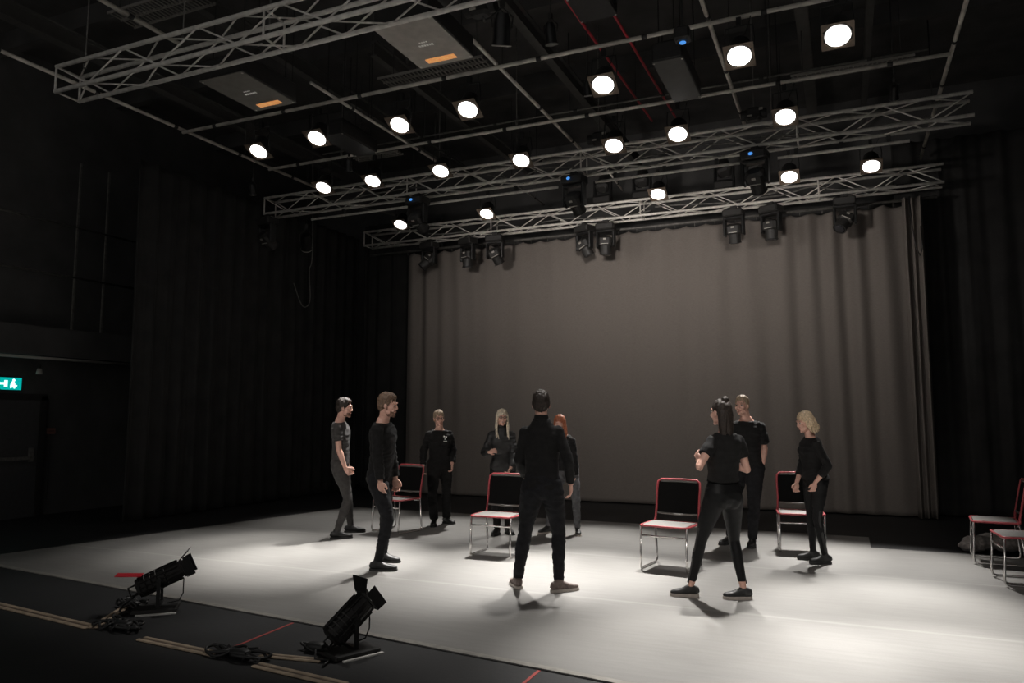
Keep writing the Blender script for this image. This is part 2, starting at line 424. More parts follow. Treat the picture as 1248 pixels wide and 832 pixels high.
    link('body', remesh(B, .0048, 2), root).data.materials.append(M['skin'])
    # face details
    for sg in (-1, 1):
        q = MB(); q.ell((sg * .031, .078, .012), (.013, .009, .007)); q.cur = 1; q.ell((sg * .031, .0845, .012), (.0075, .0035, .0065)); q.xf(HM)
        q.build('eye', [M['eyewhite'], M['iris']], root, True)
        q = MB(); q.tube([(sg * .014, .0895, .034), (sg * .03, .0865, .039), (sg * .047, .0755, .035)], [.003, .0045, .003], 6); q.xf(HM)
        q.build('eyebrow', hair[1] if hair[1] not in (M['hpale'], M['hblond']) else M['hbrown'], root, True)
    q = MB(); q.ell((0, .0905, -.055), (.022, .0055, .004)); q.ell((0, .0895, -.0635), (.019, .0065, .005)); q.xf(HM); q.build('lips', M['lips'], root, True)
    # ---- hair
    kind, hm = hair
    Hh = MB()
    def hel(c_, r_, R=None): Hh.ell(c_, r_, R, 18, 12)
    if kind == 'short':
        hel((0, -.028, .050), (.084, .100, .094)); hel((0, -.060, .0), (.077, .063, .078)); hel((0, .008, .098), (.064, .070, .042), Matrix.Rotation(-.15, 3, 'X'))
        for sg in (-1, 1): hel((sg * .068, -.022, .018), (.014, .045, .050))
    elif kind == 'crop':
        hel((0, -.028, .048), (.082, .100, .091)); hel((0, -.060, -.002), (.075, .058, .074)); hel((0, .008, .094), (.060, .068, .038), Matrix.Rotation(-.15, 3, 'X'))
        for sg in (-1, 1): hel((sg * .069, -.024, .014), (.014, .044, .050))
    elif kind == 'bun':
        hel((0, -.024, .046), (.083, .100, .092)); hel((0, -.066, -.02), (.078, .060, .10)); hel((.0, -.065, .128), (.034, .034, .028))
        rr = random.Random(3)
        for i in range(26):
            a = PI * (-.10 - .80 * i / 25); x = math.cos(a) * .070; y = -.03 + math.sin(a) * .075
            l = rr.uniform(.17, .25); dx = rr.uniform(-.02, .02)
            Hh.tube([(x * .8, y * .8, .06), (x, y, 0), (x * 1.05 + dx * .4, y * 1.05, -.10), (x * .95 + dx, y * .95 - .01, -.06 - l)], [.018, .02, .018, .006], 7)
    elif kind == 'long':
        hel((0, -.024, .046), (.084, .100, .092)); hel((0, -.062, -.02), (.080, .058, .09))
        rr = random.Random(5)
        for i in range(62):
            a = PI * (.16 - 1.32 * i / 61); x = math.cos(a) * .080; y = -.018 + math.sin(a) * .080
            front = math.sin(a) > -.2; l = rr.uniform(.20, .28)
            yy = .05 if front else -.02
            Hh.tube([(x * .55, y * .5 + .01, .118), (x * .97, y, .05), (x * 1.08, y * 1.05, -.05), (x * 1.12 + rr.uniform(-.01, .01), y + yy * .6, -.14), (x * 1.05 + rr.uniform(-.022, .022), y + yy + rr.uniform(-.012, .012), -.05 - l)], [.013, .015, .013, .011, .005], 7)
    elif kind == 'bob':
        hel((0, -.026, .048), (.086, .102, .092)); hel((0, -.070, -.02), (.088, .062, .085))
        rr = random.Random(9)
        for i in range(30):
            a = PI * (.12 - 1.24 * i / 29); x = math.cos(a) * .082; y = -.022 + math.sin(a) * .085; w1 = rr.uniform(-.018, .018); w2 = rr.uniform(-.02, .02)
            Hh.tube([(x * .55, y * .5, .122), (x * .98, y, .05), (x * 1.14 + w1, y * 1.12, -.03), (x * 1.12 - w1, y * 1.15 + w2, -.085), (x * 1.28 + w2, y * 1.25, -.128 + w1)], [.016, .02, .022, .02, .009], 7)
    Hh.xf(HM); link('hair', remesh(Hh, .005, 1, strandy(.007 if kind in ('short', 'crop') else .006, len(label))), root).data.materials.append(hm)
    # ---- trousers
    bt = bottom; off = bt.get('off', .010); LG = MB()
    torso(LG, .82, bt.get('waist', 1.02), off)
    LG.ell(Pel + V((0, -.01, -.06 * s)), (.15 * s * kb, .108 * s + off, .09 * s))
    for (h_, kn, an) in ((hR, kR, aR), (hL, kL, aL)):
        fl = bt.get('flare', 0)
        kt = k * (1.10 if fem else 1.0); ui = V((-math.copysign(.006, h_.x - Pel.x), -.008, 0))
        LG.tube([h_ + V((0, 0, .06)) + ui, h_ + V((0, 0, -.03)) + ui, h_.lerp(kn, .28) + ui, h_.lerp(kn, .60), h_.lerp(kn, .88), kn], [.085 * kt + off, (.103 * kt + off, .098 * kt + off), .092 * kt + off, .073 * kt + off, .057 * k + off, .053 * k + off], 20); LG.ell(kn, .053 * k + off)
        e_ = kn.lerp(an, bt.get('len', .98))
        LG.tube([kn, kn.lerp(an, .3), kn.lerp(an, .7), e_], [.052 * k + off, .053 * k + off + fl * .3, .041 * k + off + fl * .7, .036 * k + off * .9 + fl], 18)
    if bt.get('bum'): 
        for sg in (-1, 1): LG.ell(Pel + V((sg * .062 * s, -.045 * s, -.065 * s)), (.080 * s, .076 * s, .090 * s))
    tr = link(bt.get('name', 'trousers'), remesh(LG, .0075, 9, wrinkle(bt.get('wr', .006), 3.1 + ht, 1.35)), root); tr.data.materials.append(bt['mat'])
    if bt.get('stripe'):
        for h_, kn, an, sg in ((hR, kR, aR, 1), (hL, kL, aL, -1)):
            q = MB(); X = V((sg, 0, 0)); rr_ = [(.004, .014)] * 4
            q.tube([h_ + X * (.086 * k + off) + V((0, 0, .02)), h_.lerp(kn, .5) + X * (.070 * k + off), kn + X * (.053 * k + off), kn.lerp(an, .9) + X * (.038 * k + off)], rr_, 8, ref=(1, 0, 0)); q.build('side_stripe', M['satin'], tr, True)['label'] = 'satin stripe down the leg'
    # ---- top
    k *= .90
    off = top.get('off', .014); Tp = MB()
    torso(Tp, top.get('hem', .90), top.get('col', 1.50 if top.get('collar') else 1.455), off, widen=top.get('widen'))
    if fem:
        for sg in (-1, 1):
            cc = tp(1.27) + CX_ * (sg * .062 * s) + CY_ * (.078 * s); Tp.ell(cc, (.062 * s, .052 * s, .062 * s))
    sl = top.get('sleeve', 1.0)      # 0..1 upper arm, 1..2 forearm
    for i in (0, 1):
        S, E_, W = sh[i], el[i], wr[i]
        s0 = S + (Nk - S) * .72 + V((0, 0, -.034)); 
        Tp.ell(S, .050 * k + off)
        if sl <= 1:
            e_ = S.lerp(E_, sl); Tp.tube([s0, S, S.lerp(E_, sl * .5), e_], [.045 * k, .053 * k + off, .053 * k + off * 1.3, .050 * k + off * 1.6], 16)
        else:
            e_ = E_.lerp(W, sl - 1); Tp.tube([s0, S, S.lerp(E_, .5), E_], [.045 * k, .050 * k + off, .046 * k + off, .042 * k + off], 16); Tp.ell(E_, .042 * k + off)
            Tp.tube([E_, E_.lerp(e_, .4), e_], [.041 * k + off, .042 * k + off, (.030 if sl > 1.8 else .038) * k + off], 16)
    if top.get('collar'):
        c0 = Nk + V((0, -.012, -.01)); c1 = Nk + (Hc - Nk) * .42 + V((0, -.012, 0)); Tp.tube([c0, c1], [.068 * k + .004, .062 * k + .004], 18)
    tm = link(top.get('name', 'shirt'), remesh(Tp, .0075, 6, wrinkle(top.get('wr', .007), ht * 7, 1.2)), root); tm.data.materials.append(top['mat'])
    # ---- shoes
    for i, (an, tt) in enumerate(((aR, toes[0]), (aL, toes[1]))):
        t = toLocalDir(tt if tt is not None else th); xx = V((t.y, -t.x, 0)); R3 = Matrix((xx, t, V((0, 0, 1)))).transposed()
        ky = (.90 if fem else 1.0) * s
        base = V((an.x, an.y, 0))
        U = MB()
        secs = [(-.072, .020, .040), (-.055, .032, .078), (-.02, .036, .092), (.02, .037, .090), (.06, .042, .070), (.10, .046, .056), (.14, .045, .048), (.175, .034, .040), (.195, .015, .030)]
        pts = [base + R3 @ V((0, y * ky, h_ * .5 + .012)) for y, w_, h_ in secs]
        U.tube(pts, [(h_ * .5, w_ * ky) for y, w_, h_ in secs], 16, ref=(0, 0, 1), e=2.6)
        U.tube([base + V((0, 0, .05)), base + V((0, 0, .115 if not shoes.get('low') else .088))], [.042 * ky, .040 * ky], 14)
        so = link('shoe', remesh(U, .006, 2, wrinkle(.002, 9)), root); so.data.materials.append(shoes['mat'])
        ol = []
        for y, w_ in ((-.080, .012), (-.074, .026), (-.05, .036), (0, .038), (.05, .044), (.10, .049), (.15, .047), (.18, .037), (.198, .018)): ol.append((w_ * ky, y * ky))
        out = ol + [(-x, y) for x, y in reversed(ol)]
        q = MB(); q.prism(out, lambda x, y: base + R3 @ V((x, y, .0)), lambda x, y: base + R3 @ V((x, y, .026 if shoes.get('chunky') else .02)))
        q.build('sole', shoes['sole'], so)
        q = MB()
        for j in range(4):
            y = (.045 + j * .02) * ky; z = .088 - j * .009
            q.tube([base + R3 @ V((-.02, y, z - .006)), base + R3 @ V((0, y + .004, z + .002)), base + R3 @ V((.02, y, z - .006))], .0028, 5)
        q.build('laces', shoes.get('lace', M['shoe']), so)
    # ---- extras
    for ex in extras:
        if ex == 'glasses':
            q = MB()
            for sg in (-1, 1):
                q.tube([(sg * .033 + .023 * math.cos(a_), .101 - abs(math.cos(a_)) * .004, .010 + .018 * math.sin(a_)) for a_ in [2 * PI * j / 14 for j in range(14)]], .0026, 6, closed=True)
                q.tube([(sg * .056, .096, .016), (sg * .080, .0, .012)], .0022, 6)
            q.tube([(-.011, .103, .014), (.011, .103, .014)], .0022, 6); q.xf(HM); q.build('glasses', M['blackmetal'], root, True)
        if ex == 'beard':
            q = MB(); q.ell((0, .030, -.072), (.0535, .0535, .047)); q.ell((0, .070, -.100), (.026, .0225, .021))
            q.xf(HM); link('beard', remesh(q, .005, 1, strandy(.003)), root).data.materials.append(M['stubble'])
        if ex == 'smile':
            q = MB(); q.ell((0, .0955, -.0595), (.019, .005, .004)); q.xf(HM); q.build('teeth', M['teeth'], root, True)
        if ex == 'watch':
            W = wr[0].lerp(el[0], .10); dd = (wr[0] - el[0]).normalized(); q = MB(); q.tube([W - dd * .012, W + dd * .012], .035 * k, 14); q.build('watch', M['watch'], root, True)
        if ex == 'logo':
            c_ = tp(1.335) - CX_ * .085 * s + CY_ * (.118 * s + .016)
            q = MB(); 
            for (dx, dz_) in ((0, 0), (.03, .008), (.014, -.03)): q.ell(c_ + V((dx, 0, dz_)), (.013, .012, .011))
            q.box(c_ + V((.012, 0, -.058)), (.05, .02, .008)); q.build('chest_logo', M['white'], tm)['label'] = 'white printed chest logo'
        if ex == 'waistband':
            q = MB(); torso(q, 1.0, 1.04, .016, 2); q.build('waistband', M['satin'], tr, True)
        if ex == 'straps':
            for dz_ in (.35, .5):
                W = wr[1].lerp(el[1], dz_); q = MB(); dd = (wr[1] - el[1]).normalized(); q.tube([W - dd * .008, W + dd * .008], .055 * k, 14); q.build('sleeve_band', M['softgrey'], tm, True)
    return root

DN = dict(mat=M['denim'], off=.012, wr=.007)
BS = dict(mat=M['shoe'], sole=M['sole'])
# A: young man far left, facing right
person('young man in a charcoal T-shirt, hands at his hip, standing farthest left', [(410, 657), (427, 649)], 78, 1.85, pel=(415, 574), neck=(415, 514), head=(420.5, 497, -.02), hyaw=-4, hpitch=6,
       wrists=((420.5, 569, -.16), (424, 568, .06)), epole=((0.2, -1, -.2), (-.3, -1, 0)), toes=(95, 78), hdirs=((-.3, .6, -.8), (.3, .5, -.8)),
       top=dict(mat=M['clothchar'], sleeve=.62, hem=.90, name='t_shirt', wr=.008), bottom=dict(mat=M['clothchar'], off=.008, wr=.006), shoes=dict(mat=M['shoe'], sole=M['sole']), hair=('short', M['hdark']), curl=.6, build=.88, extras=('beard',))
# B: bearded man facing right
person('man in a black sweatshirt standing sideways, feet together, left of the centre', [(460, 696), (467, 685)], 68, 1.83, pel=(464, 586), neck=(468, 512), head=(473.5, 494, -.02), hyaw=2, hpitch=7,
       wrists=((463.5, 586, -.20), (482, 583, .06)), epole=((.3, -1, 0), (-.3, -1, 0)), toes=(75, 62),
       top=dict(mat=M['clothblack'], sleeve=1.93, hem=.86, name='sweatshirt', wr=.009, off=.018), bottom=dict(mat=M['denim'], off=.009, wr=.008), shoes=BS, hair=('short', M['hbrown']), curl=.7, build=.95, extras=('beard',))
# C: person with glasses at the back
person('person with short fair hair, glasses and a white chest logo standing at the back', [(529, 641), (544, 638)], 6, 1.71, pel=(536, 578), neck=(535.5, 521), head=(535, 510, -.03), hyaw=6, hpitch=4,
       wrists=((515.5, 568, -.08), (551, 565, -.05)), epole=((.4, -1, 0), (-.4, -1, 0)), toes=(-5, 38),
       top=dict(mat=M['clothblack'], sleeve=1.9, hem=.90, name='shirt', wr=.009, off=.020), bottom=dict(mat=M['clothblack'], off=.018, flare=.012, wr=.007), shoes=BS, hair=('crop', M['hfair']), extras=('glasses', 'watch', 'logo'), curl=.8, build=.95)
# D: blonde smiling woman behind the chair
person('smiling woman with long pale blond hair and glasses standing behind a chair', [(606, 652), (619, 651)], 4, 1.69, 'f', pel=(613, 585), neck=(611.5, 520), head=(612, 509, -.03), hyaw=4, hpitch=2,
       wrists=((596.5, 551, -.20), (622.5, 570, -.26)), epole=((.5, -.6, -1), (-.6, -.6, 0)), toes=(-20, 25), hdirs=((-.6, .4, .3), (.5, .4, -.7)),
       top=dict(mat=M['satin'], sleeve=1.93, hem=.84, name='jacket', collar=True, wr=.010, off=.024), bottom=dict(mat=M['clothblack'], off=.008, flare=.014), shoes=BS, hair=('long', M['hpale']), extras=('glasses', 'smile'), curl=.9)
# F: red haired woman half hidden
person('red-haired woman in grey jeans, half hidden behind the man in the middle', [(668, 650), (704, 652)], -28, 1.66, 'f', pel=(690, 588), neck=(686, 526), head=(682, 516, -.05), hyaw=12, hpitch=12,
       wrists=((672, 585, -.1), (702, 584, -.10)), epole=((1, -.4, 0), (-1, -.2, 0)), toes=(-50, 5),
       top=dict(mat=M['clothblack'], sleeve=1.9, hem=.90, name='sweater', wr=.009, off=.018), bottom=dict(mat=M['greydenim'], off=.012, wr=.008), shoes=dict(mat=M['shoe'], sole=M['lightsole']), hair=('long', M['hred']), extras=('straps',))
# E: man centre with his back turned
person('man in a black roll-neck sweater and jeans seen from behind, in the middle', [(681, 722), (631, 717)], 176, 1.81, pel=(661, 604), neck=(660, 513), head=(659.5, 493, .02), hyaw=0, hpitch=3,
       wrists=((695.5, 589, -.02), (640, 580, .22)), epole=((.35, -1, 0), (-.5, -1, 0)), toes=(118, -165), kpole=((.25, 1, 0), (-.25, 1, 0)),
       top=dict(mat=M['clothblack'], sleeve=1.93, hem=.88, name='sweater', collar=True, wr=.007, off=.013), bottom=dict(mat=M['denim'], off=.012, wr=.009), shoes=dict(mat=M['greyshoe'], sole=M['lightsole'], chunky=True), hair=('crop', M['hdark']), curl=.6, build=.93)
# H: fair young man at the back
person('young man with cropped blond hair and T-shirt, partly behind the woman in leggings', [(890, 663), (917.5, 666)], -14, 1.86, pel=(911, 583), neck=(909, 510), head=(904, 494.5, -.03), hyaw=-8, hpitch=2,
       wrists=((893, 570, -.04), (928, 571, -.06)), epole=((.5, -1, 0), (-.4, -1, 0)), toes=(-35, -8),
       top=dict(mat=M['clothblack'], sleeve=.72, hem=.88, name='t_shirt', wr=.008, off=.020), bottom=dict(mat=M['denim'], off=.016, wr=.007), shoes=dict(mat=M['shoe'], sole=M['sole'], lace=M['softgrey']), hair=('crop', M['hfair']), curl=.8)
# I: blonde woman on the right
person('woman with wavy blond bob looking down, farthest right of the standing people', [(991.5, 683), (1006, 688)], -62, 1.66, 'f', pel=(993, 592), neck=(986, 526), head=(980.5, 514.5, -.02), hyaw=2, hpitch=16,
       wrists=((971, 588, .10), (993.5, 588, -.16)), epole=((.8, -.7, 0), (-.6, -1, 0)), toes=(-80, -70),
       top=dict(mat=M['clothblack'], sleeve=1.6, hem=.92, name='top', wr=.007, off=.014), bottom=dict(mat=M['leggings'], off=.004, wr=.003, stripe=True, bum=True, name='leggings'), shoes=dict(mat=M['shoe'], sole=M['sole'], chunky=True), hair=('bob', M['hblond']), curl=.8)
# G: woman with her back turned, wide stance
person('woman with dark hair and a topknot seen from behind in a wide stance, arms folded', [(906.5, 731), (842, 728)], -146, 1.745, 'f', pel=(881, 603), neck=(883, 516), head=(878, 503, .03), hyaw=10, hpitch=0,
       wrists=((879, 560, .16), (853.5, 561, .06)), epole=((.8, -.9, -.6), (-.9, -.9, -.6)), toes=(-78, -88), kpole=((.4, 1, 0), (-.4, 1, 0)), hdirs=((-1, .3, .1), (-.1, .5, .5)),
       top=dict(mat=M['clothblack'], sleeve=.55, hem=1.02, name='t_shirt', wr=.006, off=.014), bottom=dict(mat=M['leggings'], off=.004, wr=.0025, stripe=True, bum=True, len=.86, waist=1.04, name='leggings'), shoes=dict(mat=M['shoe'], sole=M['lightsole'], chunky=True, lace=M['white'], low=True), hair=('bun', M['hdark']), extras=('waistband',), build=1.0)

# ------------------------------------------------------------------ the room
def struct(o): o['kind'] = 'structure'; return o
def plane_box(name, x0, x1, y0, y1, z0, z1, m): q = MB(); q.box(((x0 + x1) / 2, (y0 + y1) / 2, (z0 + z1) / 2), (x1 - x0, y1 - y0, z1 - z0)); return struct(q.build(name, m))
plane_box('floor', -12.3, 4.2, -1.5, 15.2, -.1, 0, M['floor'])
plane_box('wall_left', -12.3, -12.0, -1.5, 15.2, 0, 7.6, M['wall'])
plane_box('wall_back', -12.3, 4.2, 15.0, 15.2, 0, 7.6, M['wall'])
plane_box('wall_right', 4.0, 4.2, -1.5, 15.2, 0, 7.6, M['wall'])
plane_box('ceiling', -12.3, 4.2, -1.5, 15.2, 7.5, 7.7, M['ceil'])
# white vinyl
q = MB(); ol = [(-9.02, 5.32), (-8.24, 5.24), (-3.67, 4.77), (-1.36, 4.49), (3.2, 3.95), (3.2, 9.75), (1.68, 10.2), (.22, 10.23), (.22, 11.10), (-8.0, 11.10)]
q.prism(ol, lambda x, y: V((x, y, .001)), lambda x, y: V((x, y, .009)))
tag(q.build('dance_floor', M['vinyl']), 'wide white vinyl dance floor laid over the black stage', 'dance floor')
# pale taped edge of vinyl
q = MB(); q.box((0, 0, 0), (1, 1, 1)); q = MB()
pa = [(-9.0, 5.345), (-8.24, 5.265), (-3.67, 4.795), (-1.36, 4.515), (3.15, 3.985)]
for (x0, y0), (x1, y1) in zip(pa[:-1], pa[1:]):
    n_ = V((-(y1 - y0), x1 - x0, 0)).normalized() * .03; a_, b_ = V((x0, y0, .0095)), V((x1, y1, .0095))
    q.add([a_ - n_, b_ - n_, b_ + n_, a_ + n_, a_ - n_ + V((0, 0, .002)), b_ - n_ + V((0, 0, .002)), b_ + n_ + V((0, 0, .002)), a_ + n_ + V((0, 0, .002))],
          [(3, 2, 1, 0), (4, 5, 6, 7), (0, 1, 5, 4), (1, 2, 6, 5), (2, 3, 7, 6), (3, 0, 4, 7)])
tag(q.build('floor_tape', mat('grey_edge_tape', (.27, .255, .23), .5, noise_amt=.2)), 'thin grey tape along the near edge of the white floor', 'tape')

# curtains
def curtain(name, x0, x1, y, z0, z1, m, folds, amp, dirx=True, scallop=0, seed=0, taper=True, nx=None, nz=40, th=.012, fold_fn=None, bott=None):
    nx = nx or int((x1 - x0) * 36); vs = []; fs = []
    for side in (0, 1):
        for j in range(nz + 1):
            t = j / nz
            for i in range(nx + 1):
                u = i / nx; X = x0 + (x1 - x0) * u
                d = fold_fn(X, t) if fold_fn else amp * (math.sin(X * folds + 1.8 * noise.noise(V((X * .9, seed, t * .5)))) * .6 + noise.noise(V((X * folds * .55, seed + 5, t * .8))) * .9)
                zz = z0 + (z1 - z0) * t
                if scallop: zz -= scallop * abs(math.sin(X * PI / .36)) ** .6 * (t ** 24) * -1 * -1
                Y = y + d + side * th
                vs.append((X, Y, zz) if dirx else (Y, X, zz))
    n = (nx + 1) * (nz + 1)
    for j in range(nz):
        for i in range(nx):
            a_ = j * (nx + 1) + i; f_ = (a_, a_ + 1, a_ + nx + 2, a_ + nx + 1); fs.append(f_); fs.append(tuple(n + k_ for k_ in reversed(f_)))
    for i in range(nx):
        a_, b_ = i, nz * (nx + 1) + i; fs += [(a_ + 1, a_, n + a_, n + a_ + 1), (b_, b_ + 1, n + b_ + 1, n + b_)]
    for j in range(nz):
        a_, b_ = j * (nx + 1), j * (nx + 1) + nx; fs += [(a_, a_ + nx + 1, n + a_ + nx + 1, n + a_), (b_ + nx + 1, b_, n + b_, n + b_ + nx + 1)]
    q = MB(); q.add(vs, fs); return q.build(name, m, None, True)
def gfold(X, t): 
    # deeper folds to the right, soft diagonal ones left, nearly flat in the middle
    wr_ = min(max((X + 3.0) / 3.0, 0), 1); wl = min(max((-6.6 - X) / 1.6, 0), 1)
    d = .075 * wr_ * (math.sin((X - .10 * (1 - t)) * 14 + 1.5 * math.sin(X * 2.3)) * .6 + .5 * noise.noise(V((X * 4 - t * .3, 2, t * .6))))
    d += .06 * wl * (math.sin(X * 17 + 1.2) * .7 + .4 * noise.noise(V((X * 5, 4, t))))
    d += .022 * noise.noise(V((X * 1.6 + (t - .5) * 1.4, 7, t * .8))) + .011 * math.sin(X * 9 + 2.5 * noise.noise(V((X, t * .8, 3))))
    d += .02 * math.sin(X * PI / .18) * t ** 6
    return d
g = curtain('curtain', -8.46, 1.12, 13.58, .02, 5.07, M['curtain'], 10, .1, scallop=.05, fold_fn=gfold, nx=560, nz=70)
tag(g, 'large grey-brown backdrop curtain hanging under the rear truss', 'curtain')
# trailing gathered leg at right end
def gf2(X, t): return .05 * math.sin(X * 60) + .03 * math.sin(X * 23 + t)
o = curtain('curtain_tail', .98, 1.27, 13.40, .02, 5.10, M['curtain'], 10, .1, fold_fn=gf2, nx=60, nz=30)
tag(o, 'narrow gathered grey drape at the right end of the backdrop', 'curtain')
o = curtain('black_drape', -9.85, -7.8, 13.95, .02, 5.9, M['drape'], 17, .06, seed=3); tag(o, 'black masking drape to the left of the grey backdrop', 'curtain')
o = curtain('black_drape', .9, 3.95, 13.95, .02, 6.2, M['drape'], 15, .07, seed=5); tag(o, 'black masking drape to the right of the grey backdrop', 'curtain')
o = curtain('black_drape', 8.05, 13.9, -9.95, .02, 5.6, M['drape'], 19, .06, dirx=False, seed=8, nx=260); tag(o, 'black side drape running along the left of the stage', 'curtain')
q = MB(); q.tube([(-9.4, 13.55, 5.11), (1.5, 13.55, 5.11)], .024, 10)
for i in range(28): q.tube([(-8.45 + i * .358, 13.55, 5.10), (-8.45 + i * .358, 13.57, 5.03)], .006, 5)
q2 = q.build('curtain_batten', M['darkpipe'], None, True); tag(q2, 'dark pipe with ties carrying the grey backdrop curtain', 'pipe')
# cord hanging at the right end of the curtain
q = MB(); q.tube([(1.08, 13.30, 5.1), (1.10, 13.28, 4.6), (1.14, 13.27, 4.25), (1.19, 13.27, 4.12), (1.23, 13.27, 4.25), (1.22, 13.29, 4.6)], .010, 6)
tag(q.build('rope', M['cable'], None, True), 'dark looped pull rope at the right end of the backdrop', 'rope')

# left wall gallery, door, sign
X0 = -12.0
q = MB(); q.box((X0 + .25, 4.6, 2.77), (.5, 10.4, .46)); g = struct(q.build('trim_1', M['wall']))
q = MB(); q.tube([(X0 + .53, 1, 2.50), (X0 + .53, 9.5, 2.50)], .022, 10); tag(q.build('handrail', M['whitestrip'], None, True), 'pale pipe running under the edge of the left gallery', 'pipe')
gr = thing('gallery_railing', 'dark railing of two rails and posts above the left gallery', 'railing', (X0 + .48, 5, 3.0))
for z in (3.86, 4.70): q = MB(); q.tube([(0, -4, z - 3), (0, 4.6, z - 3)], .02, 8); q.build('rail', M['darkpipe'], gr, True)
for y in (-2.5, -.6, 1.3, 3.22, 3.75): q = MB(); q.box((0, y, 1.4), (.03, .03, 2.8)); q.build('post', M['darkpipe'], gr)
q = MB(); q.box((X0 + .03, 7.5, .94), (.06, 1.12, 1.88)); d1 = struct(q.build('door_1', M['door']))
q = MB(); q.box((X0 + .04, 8.12, .96), (.08, .10, 1.92)); q.box((X0 + .04, 6.88, .96), (.08, .10, 1.92)); q.box((X0 + .04, 7.5, 1.90), (.08, 1.34, .10)); q.build('door_frame', M['black'], d1)
q = MB(); q.box((X0 + .10, 7.5, .93), (.06, .95, .05)); q.box((X0 + .10, 7.93, .98), (.05, .06, .22)); q.build('push_bar', M['darkpipe'], d1)
es = thing('exit_sign', 'glowing teal exit sign on the left wall above the door', 'exit sign', (X0 + .02, 7.46, 2.10))
q = MB(); q.bbox((.02, 0, 0), (.05, .56, .21), .01); q.build('housing', M['black'], es)
q = MB(); q.box((.05, 0, 0), (.012, .53, .19)); q.build('sign_face', M['exitteal'], es)['label'] = 'glowing teal face'
q = MB()
for (y, z, r) in ((.13, -.01, .045),): q.ell((.058, y, z), (.004, .036, .05))
q.ell((.058, .14, .055), (.004, .022, .022)); q.box((.058, .17, -.03), (.006, .05, .02)); q.box((.058, .10, -.045), (.006, .02, .05)); q.box((.058, .155, -.055), (.006, .02, .04))
q.build('running_figure', M['exitwhite'], es)
q = MB(); q.box((.058, -.05, 0), (.006, .13, .035)); q.prism([(-.06, 0), (0, .06), (0, -.06)], lambda a_, b_: V((.055, a_ - .08, b_)), lambda a_, b_: V((.061, a_ - .08, b_)))
q.box((.058, .02, 0), (.006, .05, .10)); q.build('arrow', M['exitwhite'], es)
cb = thing('call_point', 'small brown wall box right of the door', 'wall box', atx(60, 525, X0 + .01))
q = MB(); q.bbox((.03, 0, 0), (.05, .15, .10), .008); q.build('box_body', mat('brown_box', (.20, .09, .07), .5), cb)
q = MB(); q.box((.057, 0, 0), (.004, .09, .012)); q.build('slot', M['black'], cb)
q = MB(); q.tube([(.02, 0, -.05), (.02, 0, -1.1)], .008, 6); q.build('conduit', M['black'], cb)
el_ = thing('wall_lamp', 'tiny unlit lamp under the left gallery', 'lamp', atx(48, 452, X0 + .3))
q = MB(); q.tube([(0, 0, -.05), (0, 0, .04)], [.05, .03], 12); q.build('lamp_head', M['softgrey'], el_, True); q = MB(); q.box((0, 0, .07), (.03, .03, .08)); q.build('bracket', M['black'], el_)

# ------------------------------------------------------------------ overhead steel
def truss(label, xa, xb, y0, z0, w=.29, pitch=.5, segs=None, m='alu'):
    t = thing('truss', label, 'truss', (xa, y0, z0), 0, None); Lx = xb - xa
    me = None
    for (y, z) in ((0, 0), (w, 0), (0, w), (w, w)):
        if me is None: q = MB(); q.tube([(0, 0, 0), (Lx, 0, 0)], .024, 10); me = q.mesh('chord', M[m], True)
        link('chord', me, t, (0, y, z))
    n = max(2, int(Lx / pitch)); p = Lx / n
    q = MB(); q.tube([(0, 0, 0), (p, 0, w)], .0095, 6); mf = q.mesh('brace', M[m], True)
    q = MB(); q.tube([(0, 0, w), (p, 0, 0)], .0095, 6); mf2 = q.mesh('brace', M[m], True)
    q = MB(); q.tube([(0, 0, 0), (p, w, 0)], .0095, 6); mt = q.mesh('brace', M[m], True)
    q = MB(); q.tube([(0, w, 0), (p, 0, 0)], .0095, 6); mt2 = q.mesh('brace', M[m], True)
    for i in range(n):
        link('brace', mf if i % 2 else mf2, t, (i * p, 0, 0)); link('brace', mf if i % 2 else mf2, t, (i * p, w, 0))
        link('brace', mt if i % 2 else mt2, t, (i * p, 0, 0)); link('brace', mt if i % 2 else mt2, t, (i * p, 0, w))
    q = MB(); 
    for a_, b_ in (((0, 0, 0), (0, w, 0)), ((0, w, 0), (0, w, w)), ((0, w, w), (0, 0, w)), ((0, 0, w), (0, 0, 0))): q.tube([a_, b_], .012, 6)
    for j in range(1 + int(Lx // 3)):
        link('end_frame', q.mesh('end_frame', M[m], True), t, (min(j * 3.0, Lx), 0, 0))
    return t
truss('long box truss crossing the stage in front of the rear one', -9.43, 1.58, 10.27, 5.22)
truss('rear box truss directly above the grey backdrop curtain', -9.25, 1.56, 13.10, 5.22)
truss('near box truss at the upper left with open lacing', -7.98, -.5, 5.33, 5.22)
# double lighting bar under middle truss
for i, (xa, xb, y, z) in enumerate(((-8.6, -3.9, 10.56, 5.10), (-3.3, -1.2, 10.56, 5.10), (-.7, .9, 10.56, 5.10))):
    t = thing('lighting_bar', ['pale bar clamped under the middle truss, left section', 'pale bar clamped under the middle truss, central section', 'pale bar clamped under the middle truss, right section'][i], 'bar', (xa, y, z), 0, 'bars under the middle truss')
    q = MB(); q.tube([(0, 0, 0), (xb - xa, 0, 0)], .022, 10); q.build('pipe', M['alu'], t, True)
    for k in range(3): q = MB(); q.box(((.15 + k * .35) * (xb - xa), 0, .058), (.05, .06, .080)); q.build('clamp', M['black'], t)
